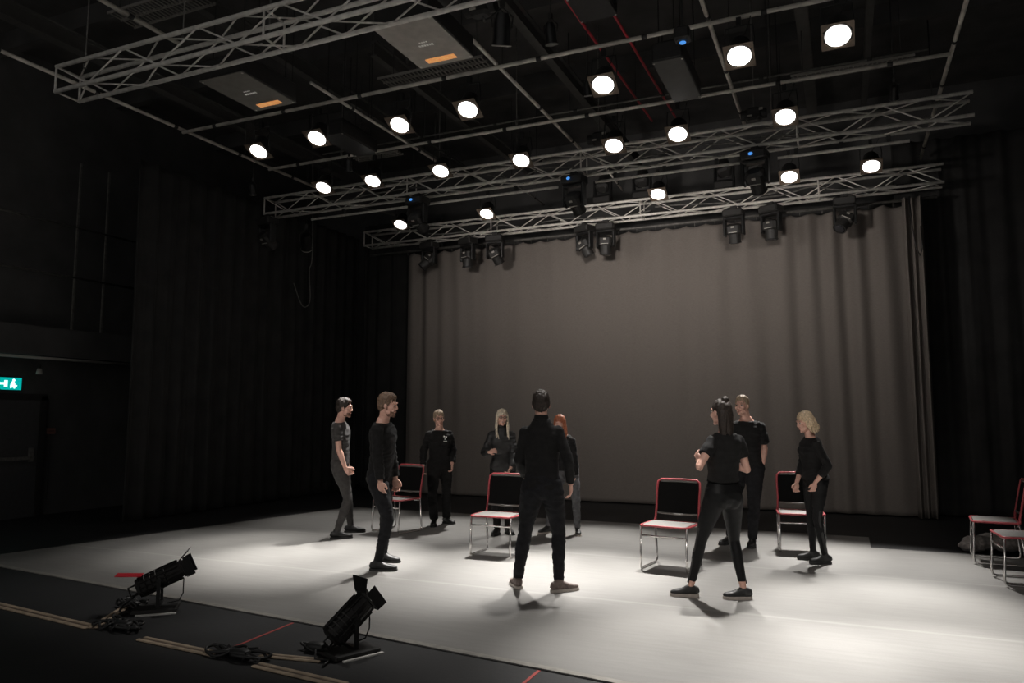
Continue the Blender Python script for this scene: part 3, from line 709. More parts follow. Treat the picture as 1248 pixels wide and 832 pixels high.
# pipe grid
def pipe(label, a_, b_, r=.024, m='pipe', group=None, joints=True, name='grid_pipe', hang=True):
    t = thing(name, label, 'pipe', a_, 0, group); d = V(b_) - V(a_); q = MB(); q.tube([(0, 0, 0), d], r, 10); q.build('tube', M[m], t, True)
    if joints:
        n = max(2, int(d.length / 1.2))
        for k in range(n): c_ = d * ((k + .5) / n); dd = d.normalized(); q = MB(); q.tube([c_ - dd * .03, c_ + dd * .03], r * 1.2, 10); q.build('collar', M['black'], t, True)
    if hang:
        for f_ in (.2, .8): c_ = d * f_; q = MB(); q.tube([c_, V((c_.x, c_.y, 7.5 - a_[2]))], .006, 6); q.build('hanger', M['black'], t, True)
    return t
pipe('leftmost grid pipe running away from the camera', (-8.82, 2.0, 5.82), (-8.82, 10.9, 5.82))
pipe('short grid pipe ending over the near truss at upper left', (-6.78, 2.0, 5.82), (-6.78, 5.95, 5.82))
pipe('grid pipe running away between the two grey boxes', (-6.06, 7.35, 5.82), (-6.06, 10.9, 5.82), .02)
pipe('grid pipe running away just right of the larger grey box', (-3.68, 7.2, 5.82), (-3.68, 11.3, 5.82))
pipe('grid pipe running away in the right half, past the lamps', (-1.17, 3, 5.82), (-1.17, 11.2, 5.82))
pipe('rightmost grid pipe running away from the camera', (1.31, 4, 5.82), (1.31, 13.7, 5.82))
pipe('nearest cross pipe of the grid, above the first row of lamps', (-8.80, 7.84, 5.77), (1.29, 7.84, 5.77))
pipe('second cross pipe of the grid, above the middle row of lamps', (-8.80, 9.66, 5.77), (1.29, 9.66, 5.77))
pipe('thin upper cross pipe just behind the second one', (-7.9, 9.95, 6.0), (1.1, 9.95, 6.0), .014, 'darkpipe')
pipe('third cross pipe of the grid, above the rear lamps', (-8.80, 12.17, 5.77), (1.29, 12.17, 5.77), .02, 'darkpipe')
pipe('faint cross pipe behind the middle truss', (-8.9, 11.15, 5.774), (1.35, 11.15, 5.774), .018, 'darkpipe')
pipe('grid pipe at left running from the middle truss to the rear', (-8.82, 11.4, 5.7), (-8.0, 13.1, 5.66), .018, 'darkpipe')
pipe('grid pipe between the middle and rear truss, left of centre', (-5.2, 11.35, 5.7), (-5.2, 13.3, 5.7), .018, 'darkpipe')
pipe('grid pipe between the middle and rear truss, near the centre', (-3.45, 11.35, 5.7), (-3.55, 13.0, 5.7), .018, 'pipe')
pipe('left one of the two red sprinkler pipes', (-2.85, 7.0, 6.5), (-2.75, 12.0, 6.5), .018, 'redpipe', joints=False, name='sprinkler_pipe')
pipe('right one of the two red sprinkler pipes', (-2.41, 7.7, 6.5), (-2.36, 12.0, 6.5), .018, 'redpipe', joints=False, name='sprinkler_pipe')
# ceiling beams and ducts
for i, (x, y0, y1, z, w_, lab) in enumerate(((-9.3, 3, 14, 6.6, .16, 'dark ceiling beam above the far left pipe'), (-7.1, 3, 14, 6.7, .12, 'dark ceiling beam above the smaller grey box'), (-5.7, 8.2, 14, 6.6, .10, 'dark ceiling beam behind the larger grey box'), (-3.55, 6, 14.5, 6.6, .12, 'dark ceiling beam near the middle of the roof'),
                                         (-.3, 6, 14.5, 6.8, .16, 'dark ceiling beam above the right-hand lamps'), (.5, 6, 14.5, 6.8, .08, 'narrow ceiling beam above the rightmost lamps'))):
    q = MB(); q.box((0, 0, .10), (w_, y1 - y0, .02)); q.box((0, 0, -.10), (w_, y1 - y0, .02)); q.box((0, 0, 0), (.02, y1 - y0, .2))
    for yy in (-.35, .35): q.box((0, yy * (y1 - y0), (7.5 - z) / 2 + .05), (.03, .03, 7.5 - z - .1))
    o = q.build('ceiling_beam', M['boxdark'], None, False, (x, (y0 + y1) / 2, z)); tag(o, lab, 'beam')
for i, y in enumerate((7.0, 9.2, 11.6)):
    q = MB(); q.box((0, 0, 0), (16.2, .14, .3)); tag(q.build('roof_joist', M['ceil'], None, False, (-4.0, y, 7.35)), ['dark joist across the roof, nearest of three', 'dark joist across the roof, middle of three', 'dark joist across the roof, farthest of three'][i], 'beam')
# suspension rods
for i, (x, y, za, zb, lab) in enumerate(((-6.2, 5.47, 5.5, 7.5, 'thin rod holding the near truss left of the grey box'), (-5.9, 10.4, 5.5, 7.4, 'thin rod above the left part of the middle truss'), (-.75, 10.4, 5.5, 7.4, 'thin rod above the right part of the middle truss'), (-7.7, 5.47, 5.5, 7.5, 'thin rod near the left end of the near truss'),
                                     (-7.3, 9.66, 5.8, 7.4, 'thin rod above the second cross pipe at left'), (-4.2, 9.66, 5.8, 7.4, 'thin rod above the second cross pipe, near middle'))):
    q = MB(); q.tube([(0, 0, 0), (0, 0, zb - za)], .007, 6); q.tube([(0, 0, 0), (0, 0, .05)], .02, 8); tag(q.build('hanging_rod', M['darkpipe'], None, True, (x, y, za)), lab, 'rod')
# perforated cable trays
def tray(label, c_, L_, W_=.28, m='pipe'):
    t = thing('cable_tray', label, 'cable tray', c_)
    for x in (-L_ * .4, L_ * .4): q = MB(); q.tube([(x, 0, 0), (x, 0, 7.5 - c_[2])], .006, 6); q.build('hanger', M['black'], t, True)
    q = MB(); n = int(L_ / .055)
    for y in (-W_ / 2, 0, W_ / 2): q.box((0, y, 0), (L_, .014, .03))
    for k in range(n): q.box((-L_ / 2 + (k + .5) * L_ / n, 0, -.008), (.016, W_, .008))
    q.build('ladder_tray', M[m], t)
M['traym'] = mat('tray_metal', (.26, .245, .225), .5, .4)
tray('perforated cable tray beside the larger grey box', (-4.72, 8.15, 6.05), 1.55, m='traym')
tray('perforated cable tray at upper left above the near truss', (-7.0, 5.85, 6.25), 1.3, .36, 'traym')
tray('perforated cable tray under the second cross pipe at right', (.25, 10.25, 6.05), 1.45, .2, 'traym')
tray('small perforated cable tray near the left lamps', (-7.1, 10.4, 6.0), .9, .16, 'traym')

# big hanging boxes
def text_obj(body, size, m, name, parent, loc, rot):
    cu = bpy.data.curves.new('t', 'FONT'); cu.body = body; cu.size = size; cu.align_x = 'CENTER'; cu.align_y = 'CENTER'; cu.extrude = .002
    o_ = bpy.data.objects.new('t', cu); C.objects.link(o_); dg = bpy.context.evaluated_depsgraph_get(); dg.update()
    me = bpy.data.meshes.new_from_object(o_.evaluated_get(dg)); bpy.data.objects.remove(o_)
    me.materials.append(m); return link(name, me, parent, loc, rot)
def hang_box(label, cx, cy, zb, w_, l_, h_, m, marks=True, rz=0, name='hanging_amplifier'):
    t = thing(name, label, 'hanging box', (cx, cy, zb), rz)
    q = MB(); q.bbox((0, 0, h_ / 2 + .004), (w_, l_, h_), .02); q.build('casing', M['black'], t)
    q = MB(); q.box((0, 0, .004), (w_ - .01, l_ - .01, .010)); q.build('bottom_panel', m, t)['label'] = 'flat grey underside panel'
    q = MB(); q.box((0, 0, h_ + .03), (w_ * .7, l_ * .8, .06))
    for x in (-w_ * .35, w_ * .35):
        for y in (-l_ * .38, l_ * .38): q.tube([(x, y, h_), (x, y, 7.5 - zb)], .008, 6)
    q.build('hanging_frame', M['black'], t)
    for x in (-w_ * .46, w_ * .46):
        for y in (-l_ * .46, l_ * .46): q = MB(); q.ell((x, y, .0), (.014, .014, .006)); q.build('screw', M['pipe'], t, True)
    if marks:
        q = MB(); q.box((0, l_ * .36, -.004), (w_ * .52, .085, .008)); q.build('orange_label', M['label'], t)['label'] = 'glowing orange label'
        # small pale maker's lettering, unreadable at this size
        q = MB(); rr = random.Random(2)
        for k in range(6): x = -.075 + k * .03; q.box((x, .02, -.003), (.018, .030 + .006 * (k % 2), .006)); 
        for k in range(4): q.box((-.04 + k * .026, -.045, -.003), (.014, .014, .006))
        q.build('lettering', M['text'], t)
    return t
hang_box('smaller grey hanging box with orange label below the near truss', -6.33, 6.58, 5.42, .64, .93, .24, M['boxmid'])
hang_box('larger pale grey hanging box with orange label, right of the other', -3.82, 6.41, 5.42, .66, .94, .24, M['boxgrey'])
hang_box('blank dark hanging box between the lamps, right of the sprinkler pipes', -1.62, 8.42, 5.46, .34, 1.15, .22, M['boxdark'], False, name='hanging_speaker')
hang_box('blank dark hanging box behind the smaller grey box', -6.5, 8.78, 5.55, .4, .9, .2, M['black'], False, name='hanging_speaker')
hang_box('blank dark hanging box at the top, above the sprinkler pipes', -2.2, 7.0, 5.75, .40, .5, .25, M['black'], False, name='hanging_speaker')

# ------------------------------------------------------------------ par lamps (lit)
TILT = math.radians(27)
def make_par():
    t = thing('stage_lamp', 'x', 'stage lamp'); R = Matrix.Rotation(-TILT, 4, 'X'); pv = R @ V((0, 0, .10))
    q = MB(); q.tube([(0, 0, .012), (0, 0, .05), (0, 0, .20), (0, 0, .25), (0, 0, .27)], [.130, .128, .105, .07, .03], 24); smooth_angle(q.xf(R).build('housing', M['blackmetal'], t))
    q = MB(); q.tube([(0, 0, -.002), (0, 0, .011)], .118, 32); q.xf(R).build('lens', M['lens'], t)['label'] = 'bright white lens'
    q = MB()
    for a_, b_ in (((0, .141), (.30, .022)), ((0, -.141), (.30, .022)), ((.141, 0), (.022, .27)), ((-.141, 0), (.022, .27))): q.box((a_[0], a_[1], .006), (b_[0], b_[1], .008))
    for sx in (-1, 1):
        for sy in (-1, 1): q.prism([(sx * .135, sy * .135), (sx * .135, sy * .06), (sx * .06, sy * .135)][::(1 if sx * sy > 0 else -1)], lambda x, y: V((x, y, .003)), lambda x, y: V((x, y, .009)))
    q.xf(R).build('filter_frame', M['amberframe'], t)
    top_ = 5.745 - ZL
    q = MB(); q.tube([(-.14, pv.y, pv.z), (-.15, pv.y, .20), (-.14, pv.y, top_ - .10), (0, pv.y, top_ - .09), (.14, pv.y, top_ - .10), (.15, pv.y, .20), (.14, pv.y, pv.z)], .008, 6); q.build('yoke', M['blackmetal'], t, True)
    q = MB(); q.box((0, pv.y, top_ - .045), (.05, .05, .09)); q.build('clamp', M['blackmetal'], t)
    q = MB(); q.tube([R @ V((0, 0, .26)), V((.05, .16, .33)), V((.10, .08, .40)), V((.12, pv.y, top_))], .006, 5); q.build('cable', M['cable'], t, True)
    return t
ZL = 5.30
M['amberframe'] = mat('bronze_frame', (.16, .12, .09), .5, .2)
PX = [(315, 185), (386, 169), (487, 153), (570, 134), (735, 104), (901, 69), (1021, 44), (394, 229), (454, 221), (537, 209), (635, 196), (748, 178), (826, 164), (957, 143), (488, 274), (593, 261), (802, 237), (962, 216), (1062, 203)]
PL = ['lit lamp farthest left in the first row', 'lit lamp, second from left in the first row', 'lit lamp, third from left in the first row', 'lit lamp, fourth from left in the first row', 'lit lamp left of the dark hanging box, in the first row', 'lit lamp beside the long pipe, second from right in the first row', 'lit lamp at top right, largest of all',
      'lit lamp at the left end of the middle truss', 'lit lamp, second from left along the middle truss', 'lit lamp, third from left along the middle truss', 'lit lamp, fourth from left along the middle truss', 'lit lamp, third from right along the middle truss', 'lit lamp, second from right along the middle truss', 'lit lamp, farthest right along the middle truss',
      'lit lamp farthest left above the rear truss', 'lit lamp second from left above the rear truss', 'lit lamp third from left above the rear truss', 'lit lamp second from right above the rear truss', 'lit lamp farthest right above the rear truss']
def spot(p, power, half=24, blend=.9, tgt=None, col=(1, .965, .925), size=.10, name='spot_beam'):
    l = bpy.data.lights.new(name, 'SPOT'); l.energy = power; l.spot_size = math.radians(2 * half); l.spot_blend = blend; l.color = col; l.shadow_soft_size = size
    o_ = bpy.data.objects.new(name, l); C.objects.link(o_); o_.location = p
    d = (V(tgt) - V(p)) if tgt else V((0, 0, -1)); o_.rotation_euler = d.to_track_quat('-Z', 'Y').to_euler(); return o_
ZL = 5.30
par = make_par(); POS = []
for i, (x, y) in enumerate(PX):
    o = par if i == 0 else copy_tree(par); p = atz(x, y, ZL); o.location = p; POS.append(p); o['label'] = PL[i]; o['category'] = 'stage lamp'
    o['group'] = ('lamps of the first row' if i < 7 else 'lamps along the middle truss' if i < 14 else 'lamps above the rear truss')
AIM = [(-7.3, 5.3, 60), (-6.3, 5.3, 120), (-5.0, 5.2, 150), (-3.9, 5.2, 240), (-2.3, 5.3, 380), (-.85, 5.3, 1700), (.5, 5.4, 1300),
       (-7.6, 7.2, 260), (-6.7, 7.2, 800), (-5.5, 7.0, 2600), (-3.6, 7.0, 2000), (-2.6, 7.4, 2000), (-1.5, 7.2, 1300), (.35, 7.0, 2300),
       (-7.2, 9.6, 350), (-5.4, 9.4, 900), (-3.2, 9.3, 1300), (-1.0, 9.5, 1400), (.35, 9.1, 1500)]
for p, (ax_, ay_, w_) in zip(POS, AIM):
    T_ = V((ax_, ay_, 0)); spot(p + (T_ - p).normalized() * .03, w_ * 1.5, 15, 1.0, tgt=T_)
# two unseen spots added behind the camera to fill skin, no fixtures
for x_ in (-5.2, -.2): spot((x_, 1.6, 5.3), 420, 24, 1.0, (x_ * .8 - .8, 7.9, 1.0), (1, .93, .87), .25, 'front_fill')

# ------------------------------------------------------------------ moving heads
def make_head():
    t = thing('moving_head', 'x', 'moving head light')
    q = MB(); q.bbox((0, 0, .30), (.34, .26, .13), .02); q.box((0, 0, .39), (.10, .06, .08)); q.build('base', M['black'], t)
    q = MB()
    for sx in (-1, 1): q.bbox((sx * .155, 0, .08), (.045, .12, .34), .015)
    q.bbox((0, 0, .22), (.34, .13, .05), .015); q.build('yoke', M['blackmetal'], t)
    q = MB(); q.bbox((0, 0, .02), (.25, .21, .20), .04); q.tube([(0, 0, -.06), (0, 0, -.20)], [.105, .098], 18); q.tube([(0, 0, -.20), (0, 0, -.215)], [.108, .108], 18); h_ = q.build('lamp_head', M['black'], t); 
    q = MB(); q.tube([(0, 0, -.216), (0, 0, -.224)], [.088, .07], 18); q.build('front_lens', M['glass'], h_, True)
    q = MB(); q.box((0, -.108, -.03), (.14, .01, .012)); q.box((0, -.108, .06), (.05, .01, .03)); q.build('trim_plate', M['softgrey'], h_)
    return t
mh0 = make_head()
MHL = [((524, 318), 13.13, -.5, .6, 'farthest left of the heads hanging before the curtain'), ((571, 306), 13.13, 0, 0, 'second hanging head from the left before the curtain'), ((604, 306), 13.13, .4, -.4, 'third hanging head from the left before the curtain'), ((713, 298), 13.13, .3, -.3, 'left one of the pair hanging near the centre'),
       ((739, 293), 13.13, 0, .05, 'right one of the pair hanging near the centre'), ((895, 279), 13.13, .2, 0, 'hanging head left of the large one, right of centre'), ((940, 272), 13.13, 0, 0, 'large hanging head below the stack of fixtures'), ((1030, 268), 13.13, -.5, .5, 'farthest right of the heads hanging before the curtain')]
first = True
for (px, Y, tx, ty, lab) in MHL:
    o = mh0 if first else copy_tree(mh0); first = False
    p = aty(*px, Y); o.location = (p.x, 13.10, 4.768); o.rotation_euler = (0, 0, random.uniform(-.5, .5)); o['label'] = 'black moving head light, ' + lab; o['group'] = 'moving heads hanging before the curtain'
    for ch in o.children:
        if ch.name.startswith('lamp_head'): ch.rotation_euler = (tx, ty, 0)
HU = [((326, 262), 10.27, 4.768, 'under the left end of the middle truss'), ((509, 262), 10.27, 4.768, 'with blue light, under the middle truss at left'), ((700, 238), 10.27, 4.768, 'with blue light, under the centre of the middle truss'), ((921, 213), 10.27, 4.768, 'with blue light, in the stack under the middle truss at right')]
for k, (px, Y, z, lab) in enumerate(HU):
    o = copy_tree(mh0); p = aty(*px, Y); o.location = (p.x, Y, z); o['label'] = 'black moving head light ' + lab; o['group'] = 'moving heads under the middle truss'
    for ch in o.children:
        if ch.name.startswith('lamp_head'): ch.rotation_euler = (.9, 0, 0)
    if k:
        q = MB(); q.ell((-.02, -.15, .30), (.03, .012, .022)); q.build('display', M['blueled'], o)['label'] = 'blue lit display'
# fixtures standing on the rear truss
for k, (px, lab) in enumerate((((735, 262), 'standing on the rear truss left of centre'), ((783, 248), 'standing on the rear truss beside the central lamp'), ((883, 226), 'standing on the rear truss, small round one'), ((921, 214), 'standing on the rear truss beneath the blue display'))):
    o = copy_tree(mh0); p = aty(*px, 13.39); o.location = (p.x, 13.39, 5.962); o.rotation_euler = (PI, 0, 0); o['label'] = 'black moving head light ' + lab; o['group'] = 'moving heads standing on the rear truss'
    for ch in o.children:
        if ch.name.startswith('lamp_head'): ch.rotation_euler = (-.6, .1 * k, 0)
# single hanging items with detail
def lantern(label, p, tilt=.6, rz=0, s=1.0, col='blackmetal', rim='softgrey'):
    t = thing('theatre_lantern', label, 'stage lamp', p, rz); t.scale = (s, s, s)
    R = Matrix.Rotation(tilt, 3, 'X')
    q = MB(); q.tube([R @ V((0, 0, z)) for z in (.14, .05, -.10, -.16)], [.06, .085, .085, .095], 16); smooth_angle(q.build('housing', M[col], t))
    q = MB(); q.tube([R @ V((0, 0, -.16)), R @ V((0, 0, -.175))], .10, 16); q.build('rim', M[rim], t, True)
    q = MB(); q.tube([(-.10, 0, 0), (-.11, 0, .12), (0, 0, .22), (.11, 0, .12), (.10, 0, 0)], .008, 6); q.build('yoke', M['black'], t, True)
    q = MB(); q.box((0, 0, .26), (.05, .05, .09)); q.build('clamp', M['black'], t)
    q = MB(); q.tube([(0, 0, .30), (0, 0, (7.5 - p[2]) / s)], .008 / s, 6); q.build('drop_rod', M['black'], t, True)
lantern('unlit lantern hanging alone left of the backdrop', aty(373, 294, 11.4), .9, .6, 1.1)
lantern('unlit lantern with pale lens hanging near the sprinkler pipes', atz(671, 40, 5.6), .3, 0, .7, rim='seatgrey')
lantern('unlit lantern just left of the lamp beside the dark box', atz(716, 107, 5.45), .3, 0, .55, rim='seatgrey')
lantern('unlit lantern hanging beside the larger grey box', atz(612, 34, 5.5), .5, .5, 1.0)
lantern('unlit lantern on the first cross pipe at far left', atz(308, 230, 5.5), .5, .5, .6)
lantern('unlit lantern behind the first row, right of the left lamps', atz(425, 200, 5.5), .5, .5, .6, rim='black')
lantern('unlit lantern above the right end of the middle truss', atz(1090, 112, 5.75), .9, 0, .6, rim='seatgrey')
t = thing('led_fixture', 'small dark fixture with a blue light above the right pipes', 'stage lamp', atz(832, 52, 5.40))
q = MB(); q.bbox((0, 0, .08), (.16, .16, .14), .02); q.build('casing', M['black'], t); q = MB(); q.ell((0, 0, 0), (.034, .034, .012)); q.build('blue_lens', M['blueled'], t); q = MB(); q.box((0, 0, .98), (.02, .02, 1.8)); q.build('drop_rod', M['black'], t)

# cable bundles sagging around the truss and pipes
def cable(label, pts, r=.012, m='cable', group=None):
    q = MB(); P_ = [V(p) for p in pts]; out = []
    for i in range(len(P_) - 1):
        p0, p1, p2, p3 = P_[max(i - 1, 0)], P_[i], P_[i + 1], P_[min(i + 2, len(P_) - 1)]
        for k in range(6):
            t_ = k / 6; out.append(.5 * ((2 * p1) + (p2 - p0) * t_ + (2 * p0 - 5 * p1 + 4 * p2 - p3) * t_ ** 2 + (3 * p1 - p0 - 3 * p2 + p3) * t_ ** 3))
    out.append(P_[-1]); q.tube(out, r, 6); return tag(q.build('cable', M[m], None, True), label, 'cable', group)
rr = random.Random(11)
for i, (x0_, lab) in enumerate(((-8.2, 'left'), (-5.0, 'centre left'), (-2.6, 'centre right'), (-.9, 'right'))):
    pts = [(x0_ + k * .42, 10.42 + rr.uniform(-.08, .08), 5.27 + rr.uniform(0, .14)) for k in range(6)]
    cable('dark cable lying inside the middle truss, %s part' % lab, pts, .014, 'darkpipe', 'cables in the middle truss')
for i, (x0_, lab) in enumerate(((-7.8, 'left'), (-5.2, 'centre left'), (-3.0, 'centre right'), (-1.2, 'right'))):
    pts = [(x0_ + k * .42, 13.25 + rr.uniform(-.08, .08), 5.27 + rr.uniform(0, .14)) for k in range(6)]
    cable('dark cable lying inside the rear truss, %s part' % lab, pts, .014, 'darkpipe', 'cables in the rear truss')
cable('dark cable looping down beside the lone hanging lantern', [aty(381, 100, 11.4), aty(381, 296, 11.4), aty(377, 330, 11.4), aty(378, 365, 11.4), aty(372, 374, 11.4), aty(366, 368, 11.4), aty(358, 345, 11.4)], .010, 'darkpipe')
# rigging clusters above the boxes
def hoist(label, p):
    t = thing('chain_hoist', label, 'hoist', p)
    q = MB(); q.bbox((0, 0, 0), (.22, .16, .18), .03); q.tube([(-.17, 0, 0), (.17, 0, 0)], .07, 14); q.build('motor', M['black'], t)
    q = MB(); q.tube([(0, 0, .08), (0, 0, 7.5 - p[2])], .010, 6); q.tube([(.03, 0, -.1), (.05, 0, -.16)], .010, 6); q.build('chain', M['darkpipe'], t)
    q = MB(); q.box((.10, -.09, .04), (.05, .02, .03)); q.box((-.05, -.09, -.04), (.07, .02, .02)); q.build('fitting', M['softgrey'], t)
hoist('chain hoist above and right of the smaller grey box', (-5.75, 6.25, 5.75)); hoist('chain hoist behind the larger grey box', (-3.25, 6.55, 5.75)); hoist('chain hoist over the middle truss at right', (-.98, 10.45, 5.72)); hoist('chain hoist over the middle truss at centre', (-3.2, 10.45, 5.72))

# ------------------------------------------------------------------ chairs
def make_chair():
    t = thing('stacking_chair', 'x', 'chair')
    w_ = .245
    def rod(sx):
        x = sx * w_; pts = [(x, .205, .44), (x, .225, .06), (x, .215, .022), (x, .18, .013), (x, -.20, .013), (x, -.235, .022), (x, -.245, .06), (x, -.205, .44)]
        q = MB(); q.tube(pts, .0115, 10); return q
    for sx in (-1, 1): rod(sx).build('leg_frame', M['chrome'], t, True)['label'] = 'chrome sled leg'
    q = MB(); q.tube([(-w_, .211, .345), (w_, .211, .345)], .010, 8); q.build('crossbar', M['chrome'], t, True)
    q = MB(); q.tube([(-w_, -.205, .42), (w_, -.205, .42)], .010, 8); q.build('crossbar', M['chrome'], t, True)
    def rrect(w, l, r, z, cy=0, n=5):
        out = []
        for cx_, cy_, a0 in ((w - r, l - r, 0), (-w + r, l - r, 90), (-w + r, -l + r, 180), (w - r, -l + r, 270)):
            for k in range(n + 1): a_ = math.radians(a0 + 90 * k / n); out.append((cx_ + r * math.cos(a_), cy + cy_ + r * math.sin(a_), z))
        return out
    q = MB(); q.tube(rrect(.255, .215, .05, .448, .005), (.011), 10, closed=True, ref=(0, 0, 1)); q.build('seat_frame', M['chairred'], t, True)['label'] = 'red seat frame'
    ol_ = [(p[0], p[1]) for p in rrect(.242, .205, .045, 0, .005)]
    q = MB(); q.prism(ol_, lambda x, y: V((x, y, .435)), lambda x, y: V((x, y, .452))); q.build('seat_shell', M['netting'], t)
    q = MB(); ol2 = [(p[0], p[1]) for p in rrect(.236, .20, .045, 0, .005)]; n_ = len(ol2)
    q.prism(ol2, lambda x, y: V((x, y, .452)), lambda x, y: V((x * .99, y * .98, .466 - .012 * (abs(y) / .2) ** 3))); q.build('seat_pad', M['seatgrey'], t)['label'] = 'pale grey seat pad'
    # back
    def bk(x, z): return (x, -.205 - (z - .45) * .20 - .018 * (1 - (x / .24) ** 2) * (1 if .5 < z else 0), z)
    pts = [(-.247, -.17, .445), (-.247, -.215, .455), bk(-.240, .50), bk(-.236, .60), bk(-.240, .80), bk(-.232, .865), bk(-.20, .89), bk(0, .893), bk(.20, .89), bk(.232, .865), bk(.240, .80), bk(.236, .60), bk(.240, .50), (.247, -.215, .455), (.247, -.17, .445)]
    q = MB(); q.tube(pts, .0125, 10, ref=(0, 1, 0)); bf = q.build('back_frame', M['chairred'], t, True); bf['label'] = 'red back frame'
    q = MB(); q.tube([bk(-.20, .873), bk(0, .876), bk(.20, .873)], (.012), 8); q.build('top_rail', M['seatgrey'], bf, True)['label'] = 'pale grey top rail'
    q = MB(); q.tube([bk(-.228, .535), V(bk(0, .520)) + V((0, -.02, 0)), bk(.228, .535)], .011, 8); q.build('lower_rail', M['seatgrey'], bf, True)['label'] = 'pale grey lower rail'
    vs = []; fs = []
    for j in range(9):
        z = .54 + (.868 - .54) * j / 8
        for i in range(13): x = -.228 + .456 * i / 12; vs.append(bk(x, z))
    n1 = len(vs); vs += [(a_, b_ - .006, c_) for a_, b_, c_ in vs]
    for j in range(8):
        for i in range(12): a_ = j * 13 + i; f_ = (a_, a_ + 1, a_ + 14, a_ + 13); fs.append(f_); fs.append(tuple(n1 + k_ for k_ in reversed(f_)))
    q = MB(); q.add(vs, fs); q.build('back_panel', M['netting'], t, True)['label'] = 'black mesh back panel'
    return t
ch0 = make_chair()
def place_chair(o, center_px, th, label, world=None):
    p = V(world) if world else atz(*center_px)
    v = V((p.x, p.y, 0)).normalized(); r = V((v.y, -v.x, 0)); t_ = math.radians(th); f = -v * math.cos(t_) + r * math.sin(t_)
    o.location = (p.x, p.y, .009); o.rotation_euler = (0, 0, math.atan2(f.y, f.x) - PI / 2); o['label'] = label; o['group'] = 'red-framed chairs'
place_chair(ch0, (818, 693), -20, 'red-framed chair with black back beside the woman in leggings')
place_chair(copy_tree(ch0), (607, 676), -24, 'red-framed chair in front of the smiling blond woman')
place_chair(copy_tree(ch0), (483, 648), -43, 'red-framed chair partly hidden behind the man in the black sweatshirt')
place_chair(copy_tree(ch0), (977, 672), 4, 'red-framed chair behind the woman with the blond bob')
def place_rot(o, p, rz, label): o.location = (p[0], p[1], .009); o.rotation_euler = (0, 0, rz); o['label'] = label; o['group'] = 'red-framed chairs'
place_rot(copy_tree(ch0), (1.51, 8.68), PI / 2 + .06, 'nearer of the two shadowed chairs at the right edge')
place_rot(copy_tree(ch0), (1.45, 9.80), PI / 2 - .08, 'farther of the two shadowed chairs at the right edge')
# fleece heap
q = MB(); rr = random.Random(4)
for k in range(16):
    a_ = k / 15; q.ell((-.62 + 1.35 * a_, rr.uniform(-.16, .16), .07 + .05 * math.sin(a_ * PI) + rr.uniform(-.01, .03)), (rr.uniform(.12, .2), rr.uniform(.10, .17), rr.uniform(.06, .11)))
def fz(co): return .02 * noise.noise(co * 14) + .014 * noise.noise(co * 40)
me = remesh(q, .018, 1, fz)
for v_ in me.vertices: v_.co.z = max(v_.co.z, .0)
me.materials.append(M['fuzzy']); o = link('fleece_blanket', me, None, (1.92, 10.58, .001), (0, 0, .05)); tag(o, 'crumpled grey fleece heap on the floor behind the right chairs', 'blanket')

